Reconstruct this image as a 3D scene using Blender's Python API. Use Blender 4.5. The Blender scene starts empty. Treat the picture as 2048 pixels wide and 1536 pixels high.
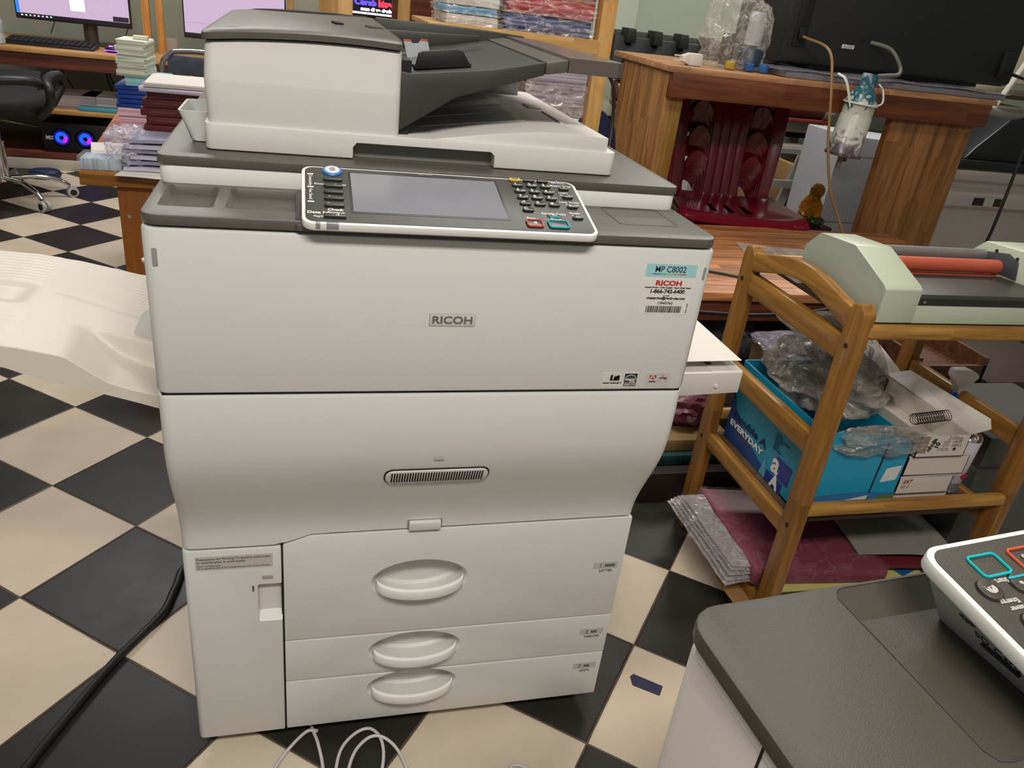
import bpy, bmesh, math, random
from mathutils import Vector, Matrix, noise, Euler
D = bpy.data
scn = bpy.context.scene
COL = scn.collection
R = math.radians
PI = math.pi

# ------------------------------------------------------------------ camera
cd = D.cameras.new('camera'); cam = D.objects.new('camera', cd); COL.objects.link(cam)
cam.location = (0.1846, -0.958, 1.282)
cam.rotation_euler = (1.1039, -0.1137, -0.2362)
cd.sensor_fit = 'HORIZONTAL'; cd.sensor_width = 36.0
cd.lens = 36.0 * 1555.1 / 2048.0
cd.clip_start = 0.02; cd.clip_end = 60
scn.camera = cam

# ------------------------------------------------------------------ world, lamps, exposure
w = D.worlds.new('world'); scn.world = w; w.use_nodes = True
w.node_tree.nodes['Background'].inputs[0].default_value = (0.93, 0.95, 1.0, 1)
w.node_tree.nodes['Background'].inputs[1].default_value = 0.15
def area(name, loc, rot, sx, sy, power, col=(1, 0.95, 0.87)):
    l = D.lights.new(name, 'AREA'); l.shape = 'RECTANGLE'; l.size = sx; l.size_y = sy
    l.energy = power; l.color = col
    o = D.objects.new(name, l); COL.objects.link(o)
    o.location = loc; o.rotation_euler = rot
    return o
area('ceiling_tube_lamp_front', (0.2, -1.75, 2.9), (R(22), 0, 0), 1.5, 0.3, 50)
area('ceiling_tube_lamp_middle', (0.9, 0.9, 2.8), (0, 0, 0), 1.5, 0.35, 24)
area('ceiling_tube_lamp_back', (-0.6, 3.4, 2.8), (0, 0, 0), 1.5, 0.35, 38, (1, 0.97, 0.93))
area('ceiling_tube_lamp_right', (3.0, 2.9, 2.8), (0, 0, 0), 1.5, 0.35, 34)
scn.view_settings.view_transform = 'Standard'
scn.view_settings.look = 'None'
scn.view_settings.gamma = 1
scn.view_settings.use_curve_mapping = False
scn.view_settings.exposure = 0.42

# ------------------------------------------------------------------ materials
MATS = {}
def lin(c):
    if isinstance(c, str):
        c = [int(c[i:i+2], 16) / 255 for i in (0, 2, 4)]
    return tuple((v / 12.92 if v <= 0.04045 else ((v + 0.055) / 1.055) ** 2.4) for v in c) + (1,)
def nodes(m):
    m.use_nodes = True
    nt = m.node_tree
    return nt, nt.nodes, nt.links, nt.nodes['Principled BSDF']
def plain(name, col, rough=0.5, metal=0, var=0.06, scale=30, bump=0.0, bscale=300, alpha=1, spec=0.5, emit=0, coat=0):
    if name in MATS: return MATS[name]
    m = D.materials.new(name); nt, N, L, P = nodes(m)
    c = lin(col)
    tc = N.new('ShaderNodeTexCoord')
    if var:
        nz = N.new('ShaderNodeTexNoise'); nz.inputs['Scale'].default_value = scale; nz.inputs['Detail'].default_value = 4
        L.new(tc.outputs['Object'], nz.inputs['Vector'])
        mx = N.new('ShaderNodeMix'); mx.data_type = 'RGBA'
        mx.inputs['A'].default_value = tuple(v * (1 - var) for v in c[:3]) + (1,)
        mx.inputs['B'].default_value = tuple(min(1, v * (1 + var)) for v in c[:3]) + (1,)
        L.new(nz.outputs['Fac'], mx.inputs['Factor']); L.new(mx.outputs['Result'], P.inputs['Base Color'])
    else:
        P.inputs['Base Color'].default_value = c
    P.inputs['Roughness'].default_value = rough; P.inputs['Metallic'].default_value = metal
    P.inputs['Specular IOR Level'].default_value = spec
    P.inputs['Coat Weight'].default_value = coat
    if alpha < 1: P.inputs['Alpha'].default_value = alpha
    if emit:
        P.inputs['Emission Color'].default_value = c; P.inputs['Emission Strength'].default_value = emit
    if bump:
        b = N.new('ShaderNodeTexNoise'); b.inputs['Scale'].default_value = bscale; b.inputs['Detail'].default_value = 3
        bp = N.new('ShaderNodeBump'); bp.inputs['Strength'].default_value = bump; bp.inputs['Distance'].default_value = 0.001
        L.new(tc.outputs['Object'], b.inputs['Vector']); L.new(b.outputs['Fac'], bp.inputs['Height']); L.new(bp.outputs['Normal'], P.inputs['Normal'])
    MATS[name] = m
    return m
def wood(name, c1, c2, axis='x', across='y', strip=0.05, rough=0.4, grain=14, var=0.35, coat=0.0):
    """glued-board wood: strips across one axis, stretched grain along another, object coordinates"""
    if name in MATS: return MATS[name]
    m = D.materials.new(name); nt, N, L, P = nodes(m)
    tc = N.new('ShaderNodeTexCoord'); sep = N.new('ShaderNodeSeparateXYZ'); L.new(tc.outputs['Object'], sep.inputs[0])
    dv = N.new('ShaderNodeMath'); dv.operation = 'DIVIDE'; dv.inputs[1].default_value = strip
    L.new(sep.outputs['XYZ'.index(across.upper())], dv.inputs[0])
    fl = N.new('ShaderNodeMath'); fl.operation = 'FLOOR'; L.new(dv.outputs[0], fl.inputs[0])
    # joints along the grain, staggered per strip
    wn0 = N.new('ShaderNodeTexWhiteNoise'); wn0.noise_dimensions = '1D'; L.new(fl.outputs[0], wn0.inputs['W'])
    d2 = N.new('ShaderNodeMath'); d2.operation = 'MULTIPLY_ADD'; d2.inputs[1].default_value = 2.2
    L.new(sep.outputs['XYZ'.index(axis.upper())], d2.inputs[0]); L.new(wn0.outputs['Value'], d2.inputs[2])
    f2 = N.new('ShaderNodeMath'); f2.operation = 'FLOOR'; L.new(d2.outputs[0], f2.inputs[0])
    cb = N.new('ShaderNodeCombineXYZ'); L.new(fl.outputs[0], cb.inputs[0]); L.new(f2.outputs[0], cb.inputs[1])
    wn = N.new('ShaderNodeTexWhiteNoise'); wn.noise_dimensions = '3D'; L.new(cb.outputs[0], wn.inputs['Vector'])
    mp = N.new('ShaderNodeMapping'); sc = [grain * 6] * 3; sc['xyz'.index(axis)] = grain * 0.45; mp.inputs['Scale'].default_value = sc
    L.new(tc.outputs['Object'], mp.inputs['Vector'])
    off = N.new('ShaderNodeVectorMath'); off.operation = 'MULTIPLY_ADD'; off.inputs[1].default_value = (9, 9, 9)
    L.new(wn.outputs['Color'], off.inputs[0]); L.new(mp.outputs[0], off.inputs[2])
    nz = N.new('ShaderNodeTexNoise'); nz.inputs['Scale'].default_value = 1; nz.inputs['Detail'].default_value = 6; nz.inputs['Distortion'].default_value = 0.8
    L.new(off.outputs[0], nz.inputs['Vector'])
    r = N.new('ShaderNodeValToRGB'); r.color_ramp.elements[0].position = 0.32; r.color_ramp.elements[1].position = 0.68
    r.color_ramp.elements[0].color = lin(c1); r.color_ramp.elements[1].color = lin(c2)
    L.new(nz.outputs['Fac'], r.inputs[0])
    mr = N.new('ShaderNodeMapRange'); mr.inputs['To Min'].default_value = 1 - var; mr.inputs['To Max'].default_value = 1 + var * 0.35
    L.new(wn.outputs['Value'], mr.inputs['Value'])
    vm = N.new('ShaderNodeVectorMath'); vm.operation = 'SCALE'; L.new(r.outputs[0], vm.inputs[0]); L.new(mr.outputs[0], vm.inputs['Scale'])
    L.new(vm.outputs[0], P.inputs['Base Color'])
    P.inputs['Roughness'].default_value = rough; P.inputs['Coat Weight'].default_value = coat; P.inputs['Coat Roughness'].default_value = 0.15
    bp = N.new('ShaderNodeBump'); bp.inputs['Strength'].default_value = 0.15; bp.inputs['Distance'].default_value = 0.001
    L.new(nz.outputs['Fac'], bp.inputs['Height']); L.new(bp.outputs['Normal'], P.inputs['Normal'])
    MATS[name] = m
    return m
def film(name, col='e8e8ee', alpha=0.3, rough=0.12, scale=40, streak=0.25, crease=0.7):
    """crinkled clear plastic: mostly see-through with bright creases"""
    if name in MATS: return MATS[name]
    m = D.materials.new(name); nt, N, L, P = nodes(m)
    P.inputs['Base Color'].default_value = lin(col); P.inputs['Roughness'].default_value = rough
    P.inputs['Specular IOR Level'].default_value = 0.9
    tc = N.new('ShaderNodeTexCoord'); nz = N.new('ShaderNodeTexNoise')
    nz.inputs['Scale'].default_value = scale; nz.inputs['Detail'].default_value = 5; nz.inputs['Distortion'].default_value = 1.5
    L.new(tc.outputs['Object'], nz.inputs['Vector'])
    nz.inputs['Scale'].default_value = scale * 0.45; nz.inputs['Detail'].default_value = 2.5
    sb = N.new('ShaderNodeMath'); sb.operation = 'SUBTRACT'; sb.inputs[1].default_value = 0.5; L.new(nz.outputs['Fac'], sb.inputs[0])
    ab = N.new('ShaderNodeMath'); ab.operation = 'ABSOLUTE'; L.new(sb.outputs[0], ab.inputs[0])
    mr = N.new('ShaderNodeMapRange'); mr.inputs['From Min'].default_value = 0.0; mr.inputs['From Max'].default_value = 0.05
    mr.inputs['To Min'].default_value = min(1, alpha * 1.5 + streak); mr.inputs['To Max'].default_value = alpha
    L.new(ab.outputs[0], mr.inputs['Value']); L.new(mr.outputs[0], P.inputs['Alpha'])
    bp = N.new('ShaderNodeBump'); bp.inputs['Strength'].default_value = crease; bp.inputs['Distance'].default_value = 0.006
    L.new(nz.outputs['Fac'], bp.inputs['Height']); L.new(bp.outputs['Normal'], P.inputs['Normal'])
    MATS[name] = m
    return m
def lined(name, c1, c2, axis='z', period=0.0012, rough=0.7):
    """page edges"""
    if name in MATS: return MATS[name]
    m = D.materials.new(name); nt, N, L, P = nodes(m)
    tc = N.new('ShaderNodeTexCoord'); mp = N.new('ShaderNodeMapping')
    s = [3, 3, 3]; s['xyz'.index(axis)] = 1 / period * 0.35; mp.inputs['Scale'].default_value = s
    nz = N.new('ShaderNodeTexNoise'); nz.inputs['Scale'].default_value = 1; nz.inputs['Detail'].default_value = 2
    L.new(tc.outputs['Object'], mp.inputs[0]); L.new(mp.outputs[0], nz.inputs['Vector'])
    r = N.new('ShaderNodeValToRGB'); r.color_ramp.elements[0].position = 0.38; r.color_ramp.elements[1].position = 0.6
    r.color_ramp.elements[0].color = lin(c1); r.color_ramp.elements[1].color = lin(c2)
    L.new(nz.outputs['Fac'], r.inputs[0]); L.new(r.outputs[0], P.inputs['Base Color']); P.inputs['Roughness'].default_value = rough
    MATS[name] = m
    return m

# ------------------------------------------------------------------ mesh helpers
def B(): return bmesh.new()
def frame(o, xd=(1, 0, 0), yd=(0, 1, 0)):
    x = Vector(xd).normalized(); y = Vector(yd).normalized(); z = x.cross(y)
    return Matrix(((x[0], y[0], z[0], o[0]), (x[1], y[1], z[1], o[1]), (x[2], y[2], z[2], o[2]), (0, 0, 0, 1)))
FRONT = ((1, 0, 0), (0, 0, 1))
def bev(bm, r, seg=2, ang=25, verts=None):
    if r <= 0: return
    es = [e for e in bm.edges if len(e.link_faces) == 2 and e.calc_face_angle(0) > R(ang)]
    bmesh.ops.bevel(bm, geom=es, offset=r, segments=seg, profile=0.5, affect='EDGES', clamp_overlap=True)
def merge(bm, other, M=None):
    me = D.meshes.new('t'); other.to_mesh(me); other.free()
    if M is not None: me.transform(M)
    bm.from_mesh(me); D.meshes.remove(me)
    return bm
def box(bm, x0, x1, y0, y1, z0, z1, r=0, seg=2, M=None):
    b = B(); bmesh.ops.create_cube(b, size=1)
    for v in b.verts:
        v.co = Vector((x0 + (v.co.x + .5) * (x1 - x0), y0 + (v.co.y + .5) * (y1 - y0), z0 + (v.co.z + .5) * (z1 - z0)))
    bev(b, r, seg)
    return merge(bm, b, M)
def prism(bm, pts, a0, a1, axis='y', r=0, seg=2, M=None):
    """polygon in the other two axes (in xyz order) extruded along axis"""
    b = B(); k = 'xyz'.index(axis); n = len(pts)
    def P(p, a):
        q = list(p); q.insert(k, a); return q
    v0 = [b.verts.new(P(p, a0)) for p in pts]; v1 = [b.verts.new(P(p, a1)) for p in pts]
    b.faces.new(v0); b.faces.new(v1[::-1])
    for i in range(n): b.faces.new((v0[i], v1[i], v1[(i + 1) % n], v0[(i + 1) % n]))
    bmesh.ops.recalc_face_normals(b, faces=b.faces)
    bev(b, r, seg)
    return merge(bm, b, M)
def rrect(x0, x1, y0, y1, r, n=5):
    if not isinstance(r, (tuple, list)): r = (r,) * 4        # bl, br, tr, tl
    out = []
    for (cx, cy, a, rr) in ((x0, y0, 180, r[0]), (x1, y0, 270, r[1]), (x1, y1, 0, r[2]), (x0, y1, 90, r[3])):
        sx = 1 if cx == x0 else -1; sy = 1 if cy == y0 else -1
        for k in range(n + 1):
            t = R(a + 90 * k / n); out.append((cx + sx * rr + rr * math.cos(t), cy + sy * rr + rr * math.sin(t)))
    return out
def plate(bm, x0, x1, y0, y1, z0, z1, r, e=0.0, M=None, n=5, eb=None):
    """rounded-rectangle slab in local xy, rounded top (e) and bottom (eb) rims"""
    if eb is None: eb = e
    lv = []
    if eb > 0: lv += [(z0, eb), (z0 + eb * .3, eb * .3), (z0 + eb, 0)]
    else: lv += [(z0, 0)]
    if e > 0: lv += [(z1 - e, 0), (z1 - e * .3, e * .3), (z1, e)]
    else: lv += [(z1, 0)]
    rr = r if isinstance(r, (tuple, list)) else (r,) * 4
    return loft(bm, [[(p[0], p[1], z) for p in rrect(x0 + i, x1 - i, y0 + i, y1 - i, [max(q - i, 0.0002) for q in rr], n)] for z, i in lv], M)
def loft(bm, rings, M=None, caps=True, closed=True):
    b = B(); vs = [[b.verts.new(p) for p in ring] for ring in rings]
    n = len(rings[0])
    for a, c in zip(vs, vs[1:]):
        for i in range(n if closed else n - 1):
            b.faces.new((a[i], a[(i + 1) % n], c[(i + 1) % n], c[i]))
    if caps: b.faces.new(vs[0][::-1]); b.faces.new(vs[-1])
    bmesh.ops.recalc_face_normals(b, faces=b.faces)
    return merge(bm, b, M)
def lathe(bm, prof, M=None, n=20):
    return loft(bm, [[(max(r, 1e-4) * math.cos(2 * PI * k / n), max(r, 1e-4) * math.sin(2 * PI * k / n), z) for k in range(n)] for r, z in prof], M)
def cyl(bm, p0, p1, r, n=16, r1=None, M=None):
    return tube(bm, [p0, p1], r, n, r1=r1, M=M)
def smooth_path(pts, k=6):
    P = [Vector(p) for p in pts]
    if len(P) < 3: return P
    out = []
    Q = [P[0] * 2 - P[1]] + P + [P[-1] * 2 - P[-2]]
    for i in range(1, len(Q) - 2):
        a, b, c, d = Q[i - 1:i + 3]
        for j in range(k):
            t = j / k
            out.append(0.5 * ((2 * b) + (c - a) * t + (2 * a - 5 * b + 4 * c - d) * t * t + (3 * b - a - 3 * c + d) * t ** 3))
    out.append(P[-1])
    return out
def tube(bm, pts, r, n=10, k=0, r1=None, M=None, flat=1.0, closed=False):
    P = smooth_path(pts, k) if k else [Vector(p) for p in pts]
    m = len(P); rings = []; up = None
    for i, p in enumerate(P):
        t = ((P[(i + 1) % m] - P[i - 1]) if closed else (P[min(i + 1, m - 1)] - P[max(i - 1, 0)])).normalized()
        if up is None:
            up = Vector((0, 0, 1)) if abs(t.z) < 0.9 else Vector((0, 1, 0))
        s = t.cross(up).normalized(); up = s.cross(t).normalized()
        rr = r if r1 is None else r + (r1 - r) * i / (m - 1)
        rings.append([p + (s * math.cos(2 * PI * q / n) + up * math.sin(2 * PI * q / n) * flat) * rr for q in range(n)])
    if closed: rings.append(rings[0])
    return loft(bm, rings, M, caps=not closed)
def sheet(bm, w_, d_, t=0.0006, amp=0.0, seed=0, nx=10, ny=8, M=None, curl=0.0, freq=6):
    """thin sheet with real thickness, gently wavy, local xy from 0,0"""
    top, bot = [], []
    b = B()
    for z in (0, t):
        g = []
        for j in range(ny + 1):
            row = []
            for i in range(nx + 1):
                x, y = w_ * i / nx, d_ * j / ny
                h = amp * noise.noise(Vector((x * freq + seed * 3.1, y * freq, seed * 1.7))) + curl * (i / nx) ** 3
                row.append(b.verts.new((x, y, z + h)))
            g.append(row)
        (bot if z == 0 else top).extend(g)
    for j in range(ny):
        for i in range(nx):
            b.faces.new((top[j][i], top[j][i + 1], top[j + 1][i + 1], top[j + 1][i]))
            b.faces.new((bot[j][i], bot[j + 1][i], bot[j + 1][i + 1], bot[j][i + 1]))
    for i in range(nx):
        b.faces.new((bot[0][i], bot[0][i + 1], top[0][i + 1], top[0][i])); b.faces.new((bot[ny][i + 1], bot[ny][i], top[ny][i], top[ny][i + 1]))
    for j in range(ny):
        b.faces.new((bot[j + 1][0], bot[j][0], top[j][0], top[j + 1][0])); b.faces.new((bot[j][nx], bot[j + 1][nx], top[j + 1][nx], top[j][nx]))
    return merge(bm, b, M)
def lump(bm, c, s, amp=0.15, freq=4, seed=0, sub=4, boxy=0.0, ridge=True, zmin=None):
    """crumpled bag / bundle"""
    b = B(); bmesh.ops.create_icosphere(b, subdivisions=sub, radius=1)
    for v in b.verts:
        d = v.co.copy()
        if boxy:
            m_ = max(abs(d.x), abs(d.y), abs(d.z)); d = d.lerp(d / m_, boxy)
        q = Vector((d.x * freq + seed, d.y * freq, d.z * freq - seed))
        h = noise.noise(q) + 0.22 * noise.noise(q * 2.3)
        if ridge: h = 1 - abs(h) * 2.2
        d *= 1 + amp * h - amp * 0.5
        v.co = Vector((c[0] + d.x * s[0], c[1] + d.y * s[1], c[2] + d.z * s[2]))
        if zmin is not None: v.co.z = max(v.co.z, zmin)
    return merge(bm, b)
def cut(bm, cutter, op='DIFFERENCE'):
    """boolean through a temporary object"""
    ms = []
    for x in (bm, cutter):
        me = D.meshes.new('t'); x.to_mesh(me); x.free(); ms.append(me)
    a = D.objects.new('ta', ms[0]); c = D.objects.new('tc', ms[1]); COL.objects.link(a); COL.objects.link(c)
    md = a.modifiers.new('b', 'BOOLEAN'); md.operation = op; md.object = c; md.solver = 'EXACT'
    dg = bpy.context.evaluated_depsgraph_get(); dg.update()
    me = D.meshes.new_from_object(a.evaluated_get(dg))
    out = B(); out.from_mesh(me)
    D.objects.remove(a); D.objects.remove(c)
    for x in ms + [me]: D.meshes.remove(x)
    return out
def tmesh(s, size, bold=0.0, shear=0.0, align='CENTER', depth=0.0002):
    cu = D.curves.new('t', 'FONT'); cu.body = s; cu.size = size; cu.align_x = align; cu.align_y = 'CENTER'
    cu.offset = bold; cu.shear = shear; cu.extrude = depth; cu.resolution_u = 3
    o = D.objects.new('t', cu); COL.objects.link(o)
    dg = bpy.context.evaluated_depsgraph_get(); dg.update()
    me = D.meshes.new_from_object(o.evaluated_get(dg))
    D.objects.remove(o); D.curves.remove(cu)
    return me
def text(bm, s, o, size, xd=(1, 0, 0), yd=(0, 0, 1), w=None, **kw):
    me = tmesh(s, size, **kw)
    if w:
        xs = [v.co.x for v in me.vertices]; k = w / max(1e-6, (max(xs) - min(xs)))
        for v in me.vertices: v.co.x *= k
    me.transform(frame(o, xd, yd)); bm.from_mesh(me); D.meshes.remove(me)
    return bm

# ------------------------------------------------------------------ objects
def wmat(o):
    m = Matrix.LocRotScale(o.location, o.rotation_euler, o.scale)
    return m if o.parent is None else wmat(o.parent) @ o.matrix_parent_inverse @ m
def tag(o, label=None, cat=None, group=None, kind=None):
    if label: o['label'] = label
    if cat: o['category'] = cat
    if group: o['group'] = group
    if kind: o['kind'] = kind
    return o
def obj(name, bm, m, parent=None, label=None, cat=None, group=None, kind=None, smooth=35):
    me = D.meshes.new(name); bm.to_mesh(me); bm.free()
    xs = [v.co for v in me.vertices]
    lo = Vector((min(v[i] for v in xs) for i in range(3))); hi = Vector((max(v[i] for v in xs) for i in range(3)))
    c = Vector(((lo.x + hi.x) / 2, (lo.y + hi.y) / 2, lo.z))
    me.transform(Matrix.Translation(-c))
    for p in me.polygons: p.use_smooth = True
    me.set_sharp_from_angle(angle=R(smooth))
    me.materials.append(m)
    o = D.objects.new(name, me); COL.objects.link(o); o.location = c
    if parent is not None:
        o.parent = parent; o.matrix_parent_inverse = wmat(parent).inverted()
    return tag(o, label, cat, group, kind)
def thing(name, loc, label, cat, group=None):
    o = D.objects.new(name, None); COL.objects.link(o); o.location = loc; o.empty_display_size = 0.05
    return tag(o, label, cat, group)
def kids(o): return [x for x in D.objects if x.parent == o]
def copy_tree(o, parent=None):
    c = o.copy(); COL.objects.link(c)
    if parent is not None: c.parent = parent
    for ch in kids(o): copy_tree(ch, c)
    return c
def turn(root, yaw):
    root.rotation_euler.z = yaw
    return root

# common materials
WHITE = plain('office_white_plastic', 'd0d1ca', 0.45, bump=0.08, bscale=900, var=0.01)
WHITE2 = plain('warm_white_plastic', 'd8d5cd', 0.45, bump=0.08, bscale=900, var=0.01)
RIM = plain('bright_rim_plastic', 'e6e6de', 0.35, var=0.01)
DARK = plain('dark_grey_plastic', '57534b', 0.34, bump=0.25, bscale=1400, var=0.03)
DARK2 = plain('charcoal_plastic', '3a3935', 0.4, bump=0.2, bscale=1400, var=0.03)
BLACK = plain('black_plastic', '1b1b1c', 0.4, var=0.05)
VOID = plain('black_gap', '0c0c0c', 0.7, var=0)
INK = plain('black_ink', '1a1a1c', 0.6, var=0)
GREYINK = plain('grey_ink', '6d6d68', 0.6, var=0)
WINK = plain('white_print', 'e4e2da', 0.6, var=0)
PAPER = plain('white_paper', 'd9d4cb', 0.8, var=0.02)
CHROME = plain('chrome', 'cfcfcf', 0.12, metal=1, var=0)
STEEL = plain('grey_painted_steel', 'a3a49c', 0.45, var=0.05)
# ------------------------------------------------------------------ the setting
def tile_mat():
    m = D.materials.new('checker_floor_tiles'); nt, N, L, P = nodes(m)
    tc = N.new('ShaderNodeTexCoord')
    th = -0.6887; s = 0.3018; ox, oy = -0.727, 1.5573
    sub = N.new('ShaderNodeVectorMath'); sub.operation = 'SUBTRACT'; sub.inputs[1].default_value = (ox, oy, 0)
    L.new(tc.outputs['Object'], sub.inputs[0])
    def dot(v):
        d = N.new('ShaderNodeVectorMath'); d.operation = 'DOT_PRODUCT'; d.inputs[1].default_value = v
        L.new(sub.outputs[0], d.inputs[0]); return d.outputs['Value']
    u = dot((math.cos(th) / s, math.sin(th) / s, 0)); v = dot((math.sin(th) / s, -math.cos(th) / s, 0))
    def mt(op, a, b=None):
        n = N.new('ShaderNodeMath'); n.operation = op
        for i, x in enumerate((a, b)):
            if x is None: continue
            if isinstance(x, (int, float)): n.inputs[i].default_value = x
            else: L.new(x, n.inputs[i])
        return n.outputs[0]
    fu, fv = mt('FLOOR', u), mt('FLOOR', v)
    par = mt('ABSOLUTE', mt('MODULO', mt('ADD', fu, fv), 2.0))
    ru, rv = mt('FRACT', u), mt('FRACT', v)
    eu = mt('MINIMUM', ru, mt('SUBTRACT', 1.0, ru)); ev = mt('MINIMUM', rv, mt('SUBTRACT', 1.0, rv))
    e = mt('MINIMUM', eu, ev)
    cb = N.new('ShaderNodeCombineXYZ'); L.new(fu, cb.inputs[0]); L.new(fv, cb.inputs[1])
    wn = N.new('ShaderNodeTexWhiteNoise'); L.new(cb.outputs[0], wn.inputs['Vector'])
    nz = N.new('ShaderNodeTexNoise'); nz.inputs['Scale'].default_value = 9; nz.inputs['Detail'].default_value = 8; L.new(tc.outputs['Object'], nz.inputs['Vector'])
    def mix(f, a, b):
        x = N.new('ShaderNodeMix'); x.data_type = 'RGBA'
        for i, q in (('Factor', f), ('A', a), ('B', b)):
            if isinstance(q, (tuple, float)): x.inputs[i].default_value = q
            else: L.new(q, x.inputs[i])
        return x.outputs['Result']
    light = mix(nz.outputs['Fac'], lin('c3b49e'), lin('dccdb8'))
    light = mix(mt('MULTIPLY', wn.outputs['Value'], 0.35), light, lin('cbb39d'))
    dark = mix(nz.outputs['Fac'], lin('201e1c'), lin('35322f'))
    col = mix(par, dark, light)
    # scuffs and specks
    sp = N.new('ShaderNodeTexNoise'); sp.inputs['Scale'].default_value = 60; sp.inputs['Detail'].default_value = 2; L.new(tc.outputs['Object'], sp.inputs['Vector'])
    dirt = mt('GREATER_THAN', sp.outputs['Fac'], 0.77)
    col = mix(mt('MULTIPLY', dirt, 0.55), col, lin('4a4038'))
    gr = N.new('ShaderNodeTexNoise'); gr.inputs['Scale'].default_value = 14; L.new(tc.outputs['Object'], gr.inputs['Vector'])
    gw = mt('MULTIPLY_ADD', gr.outputs['Fac'], 0.010); N[-1].inputs[2].default_value = 0.0015
    g = mt('LESS_THAN', e, gw)
    col = mix(g, col, lin('5c4c3d'))
    L.new(col, P.inputs['Base Color'])
    rg = mt('MULTIPLY_ADD', nz.outputs['Fac'], 0.2); N[-1].inputs[2].default_value = 0.28
    P.inputs['Specular IOR Level'].default_value = 0.22
    L.new(rg, P.inputs['Roughness'])
    bp = N.new('ShaderNodeBump'); bp.inputs['Strength'].default_value = 0.5; bp.inputs['Distance'].default_value = 0.002
    L.new(mt('MINIMUM', mt('MULTIPLY', e, 60), 1.0), bp.inputs['Height']); L.new(bp.outputs['Normal'], P.inputs['Normal'])
    return m
b = B(); box(b, -4.5, 7.5, -3, 5.4, -0.05, 0)
me = D.meshes.new('floor'); b.to_mesh(me); b.free(); me.materials.append(tile_mat())
o = D.objects.new('floor', me); COL.objects.link(o); o['kind'] = 'structure'
WALL = plain('pale_green_wall', 'b3bda8', 0.75, var=0.09, scale=2.2, bump=0.1, bscale=60)
WALL2 = plain('grey_green_wall', '9c9d8a', 0.75, var=0.14, scale=2.5)
b = B(); box(b, -4.5, 2.2, 5.2, 5.4, 0, 2.9); obj('wall_back', b, WALL2, kind='structure')
b = B(); box(b, 2.2, 7.5, 4.75, 5.4, 0, 2.9); obj('wall_back_right', b, WALL, kind='structure')
b = B(); box(b, 2.06, 2.36, 4.45, 4.75, 0, 2.9, 0.004); obj('trim_1', b, plain('pillar_paint', 'bcc4b0', 0.7, var=0.07, scale=3), kind='structure')
b = B(); box(b, 7.3, 7.5, -3, 4.75, 0, 2.9); obj('wall_right', b, WALL, kind='structure')
b = B(); box(b, -4.5, -4.3, -3, 5.2, 0, 2.9); obj('wall_left', b, WALL2, kind='structure')
# ------------------------------------------------------------------ the big office copier
COP = thing('office_copier', (0.375, 0.42, 0), 'large white floor-standing office copier with dark grey top and three paper drawers, in the middle', 'copier')
CHECK = 0
b = B(); plate(b, 0.004, 0.746, 0.112, 0.80, 0.035, 0.992, 0.012, 0); obj('body', b, WHITE, COP)
for x in (0.07, 0.68):
    for y in (0.16, 0.72):
        b = B(); cyl(b, (x, y, 0), (x, y, 0.036), 0.025); obj('caster', b, BLACK, COP, smooth=50)
# upper front panel
b = B(); plate(b, 0, 0.75, 0, 0.08, 0.7705, 0.9905, (0.016, 0.016, 0.002, 0.002), 0.0035)
for x0 in (0.006,):
    pass
fp = obj('front_panel', b, WHITE, COP)
b = B(); plate(b, 0.0115, 0.0175, 0.944, 0.966, 0, 0.0006, 0.001, 0, frame((0, -0.0001, 0), *FRONT)); obj('notch', b, plain('notch_grey', '8d8d86', 0.6), fp)
b = B(); plate(b, 0.735, 0.739, 0.948, 0.966, 0, 0.0006, 0.001, 0, frame((0, -0.0001, 0), *FRONT)); obj('notch', b, plain('notch_grey', '8d8d86', 0.6), fp)
# waist cover, curving back under the upper panel, its lower edge stepping up past the door
prof = [(0.7655, 0.0035), (0.7645, 0.001), (0.762, 0.0), (0.70, 0.0), (0.675, 0.0015), (0.655, 0.005), (0.635, 0.0105), (0.61, 0.0205), (0.585, 0.032), (0.56, 0.044),
        (0.54, 0.053), (0.52, 0.0605), (0.505, 0.065), (0.49, 0.0673), (0.478, 0.0676)]
def zlow(x): return 0.4605 if x < 0.149 else (0.4605 + (x - 0.149) / 0.042 * 0.0175 if x < 0.191 else 0.478 + (x - 0.191) * 0.006)
def waist_y(z):
    for (za, ya), (zb, yb) in zip(prof, prof[1:]):
        if zb <= z <= za: return ya + (yb - ya) * (za - z) / (za - zb)
    return prof[-1][1]
rings = []
for k, (z, yf) in enumerate(prof + [(0, 0.0676), (0, 0.0715)]):
    fr = rrect(0, 0.75, yf, 0.10, (0.016, 0.016, 0.001, 0.001), 5)
    pts = []
    left = fr[:6]; rt = fr[6:12]
    front = [(left[-1][0] + (rt[0][0] - left[-1][0]) * t / 24, yf) for t in range(1, 24)]
    pts2 = left + front + rt + fr[12:]
    last = k >= len(prof)
    rings.append([(p[0] + (0 if k < len(prof) + 1 else (0.002 if p[0] < 0.1 else (-0.002 if p[0] > 0.7 else 0))), p[1], (zlow(p[0]) + 0.0015 if k == len(prof) else (zlow(p[0]) if last else max(z, zlow(p[0]) + 0.002)))) for p in pts2])
b = B(); loft(b, rings); wc = obj('waist_cover', b, WHITE, COP, smooth=30)
b = B(); box(b, 0.006, 0.744, 0.006, 0.10, 0.7645, 0.772); obj('seam', b, VOID, COP)
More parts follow.
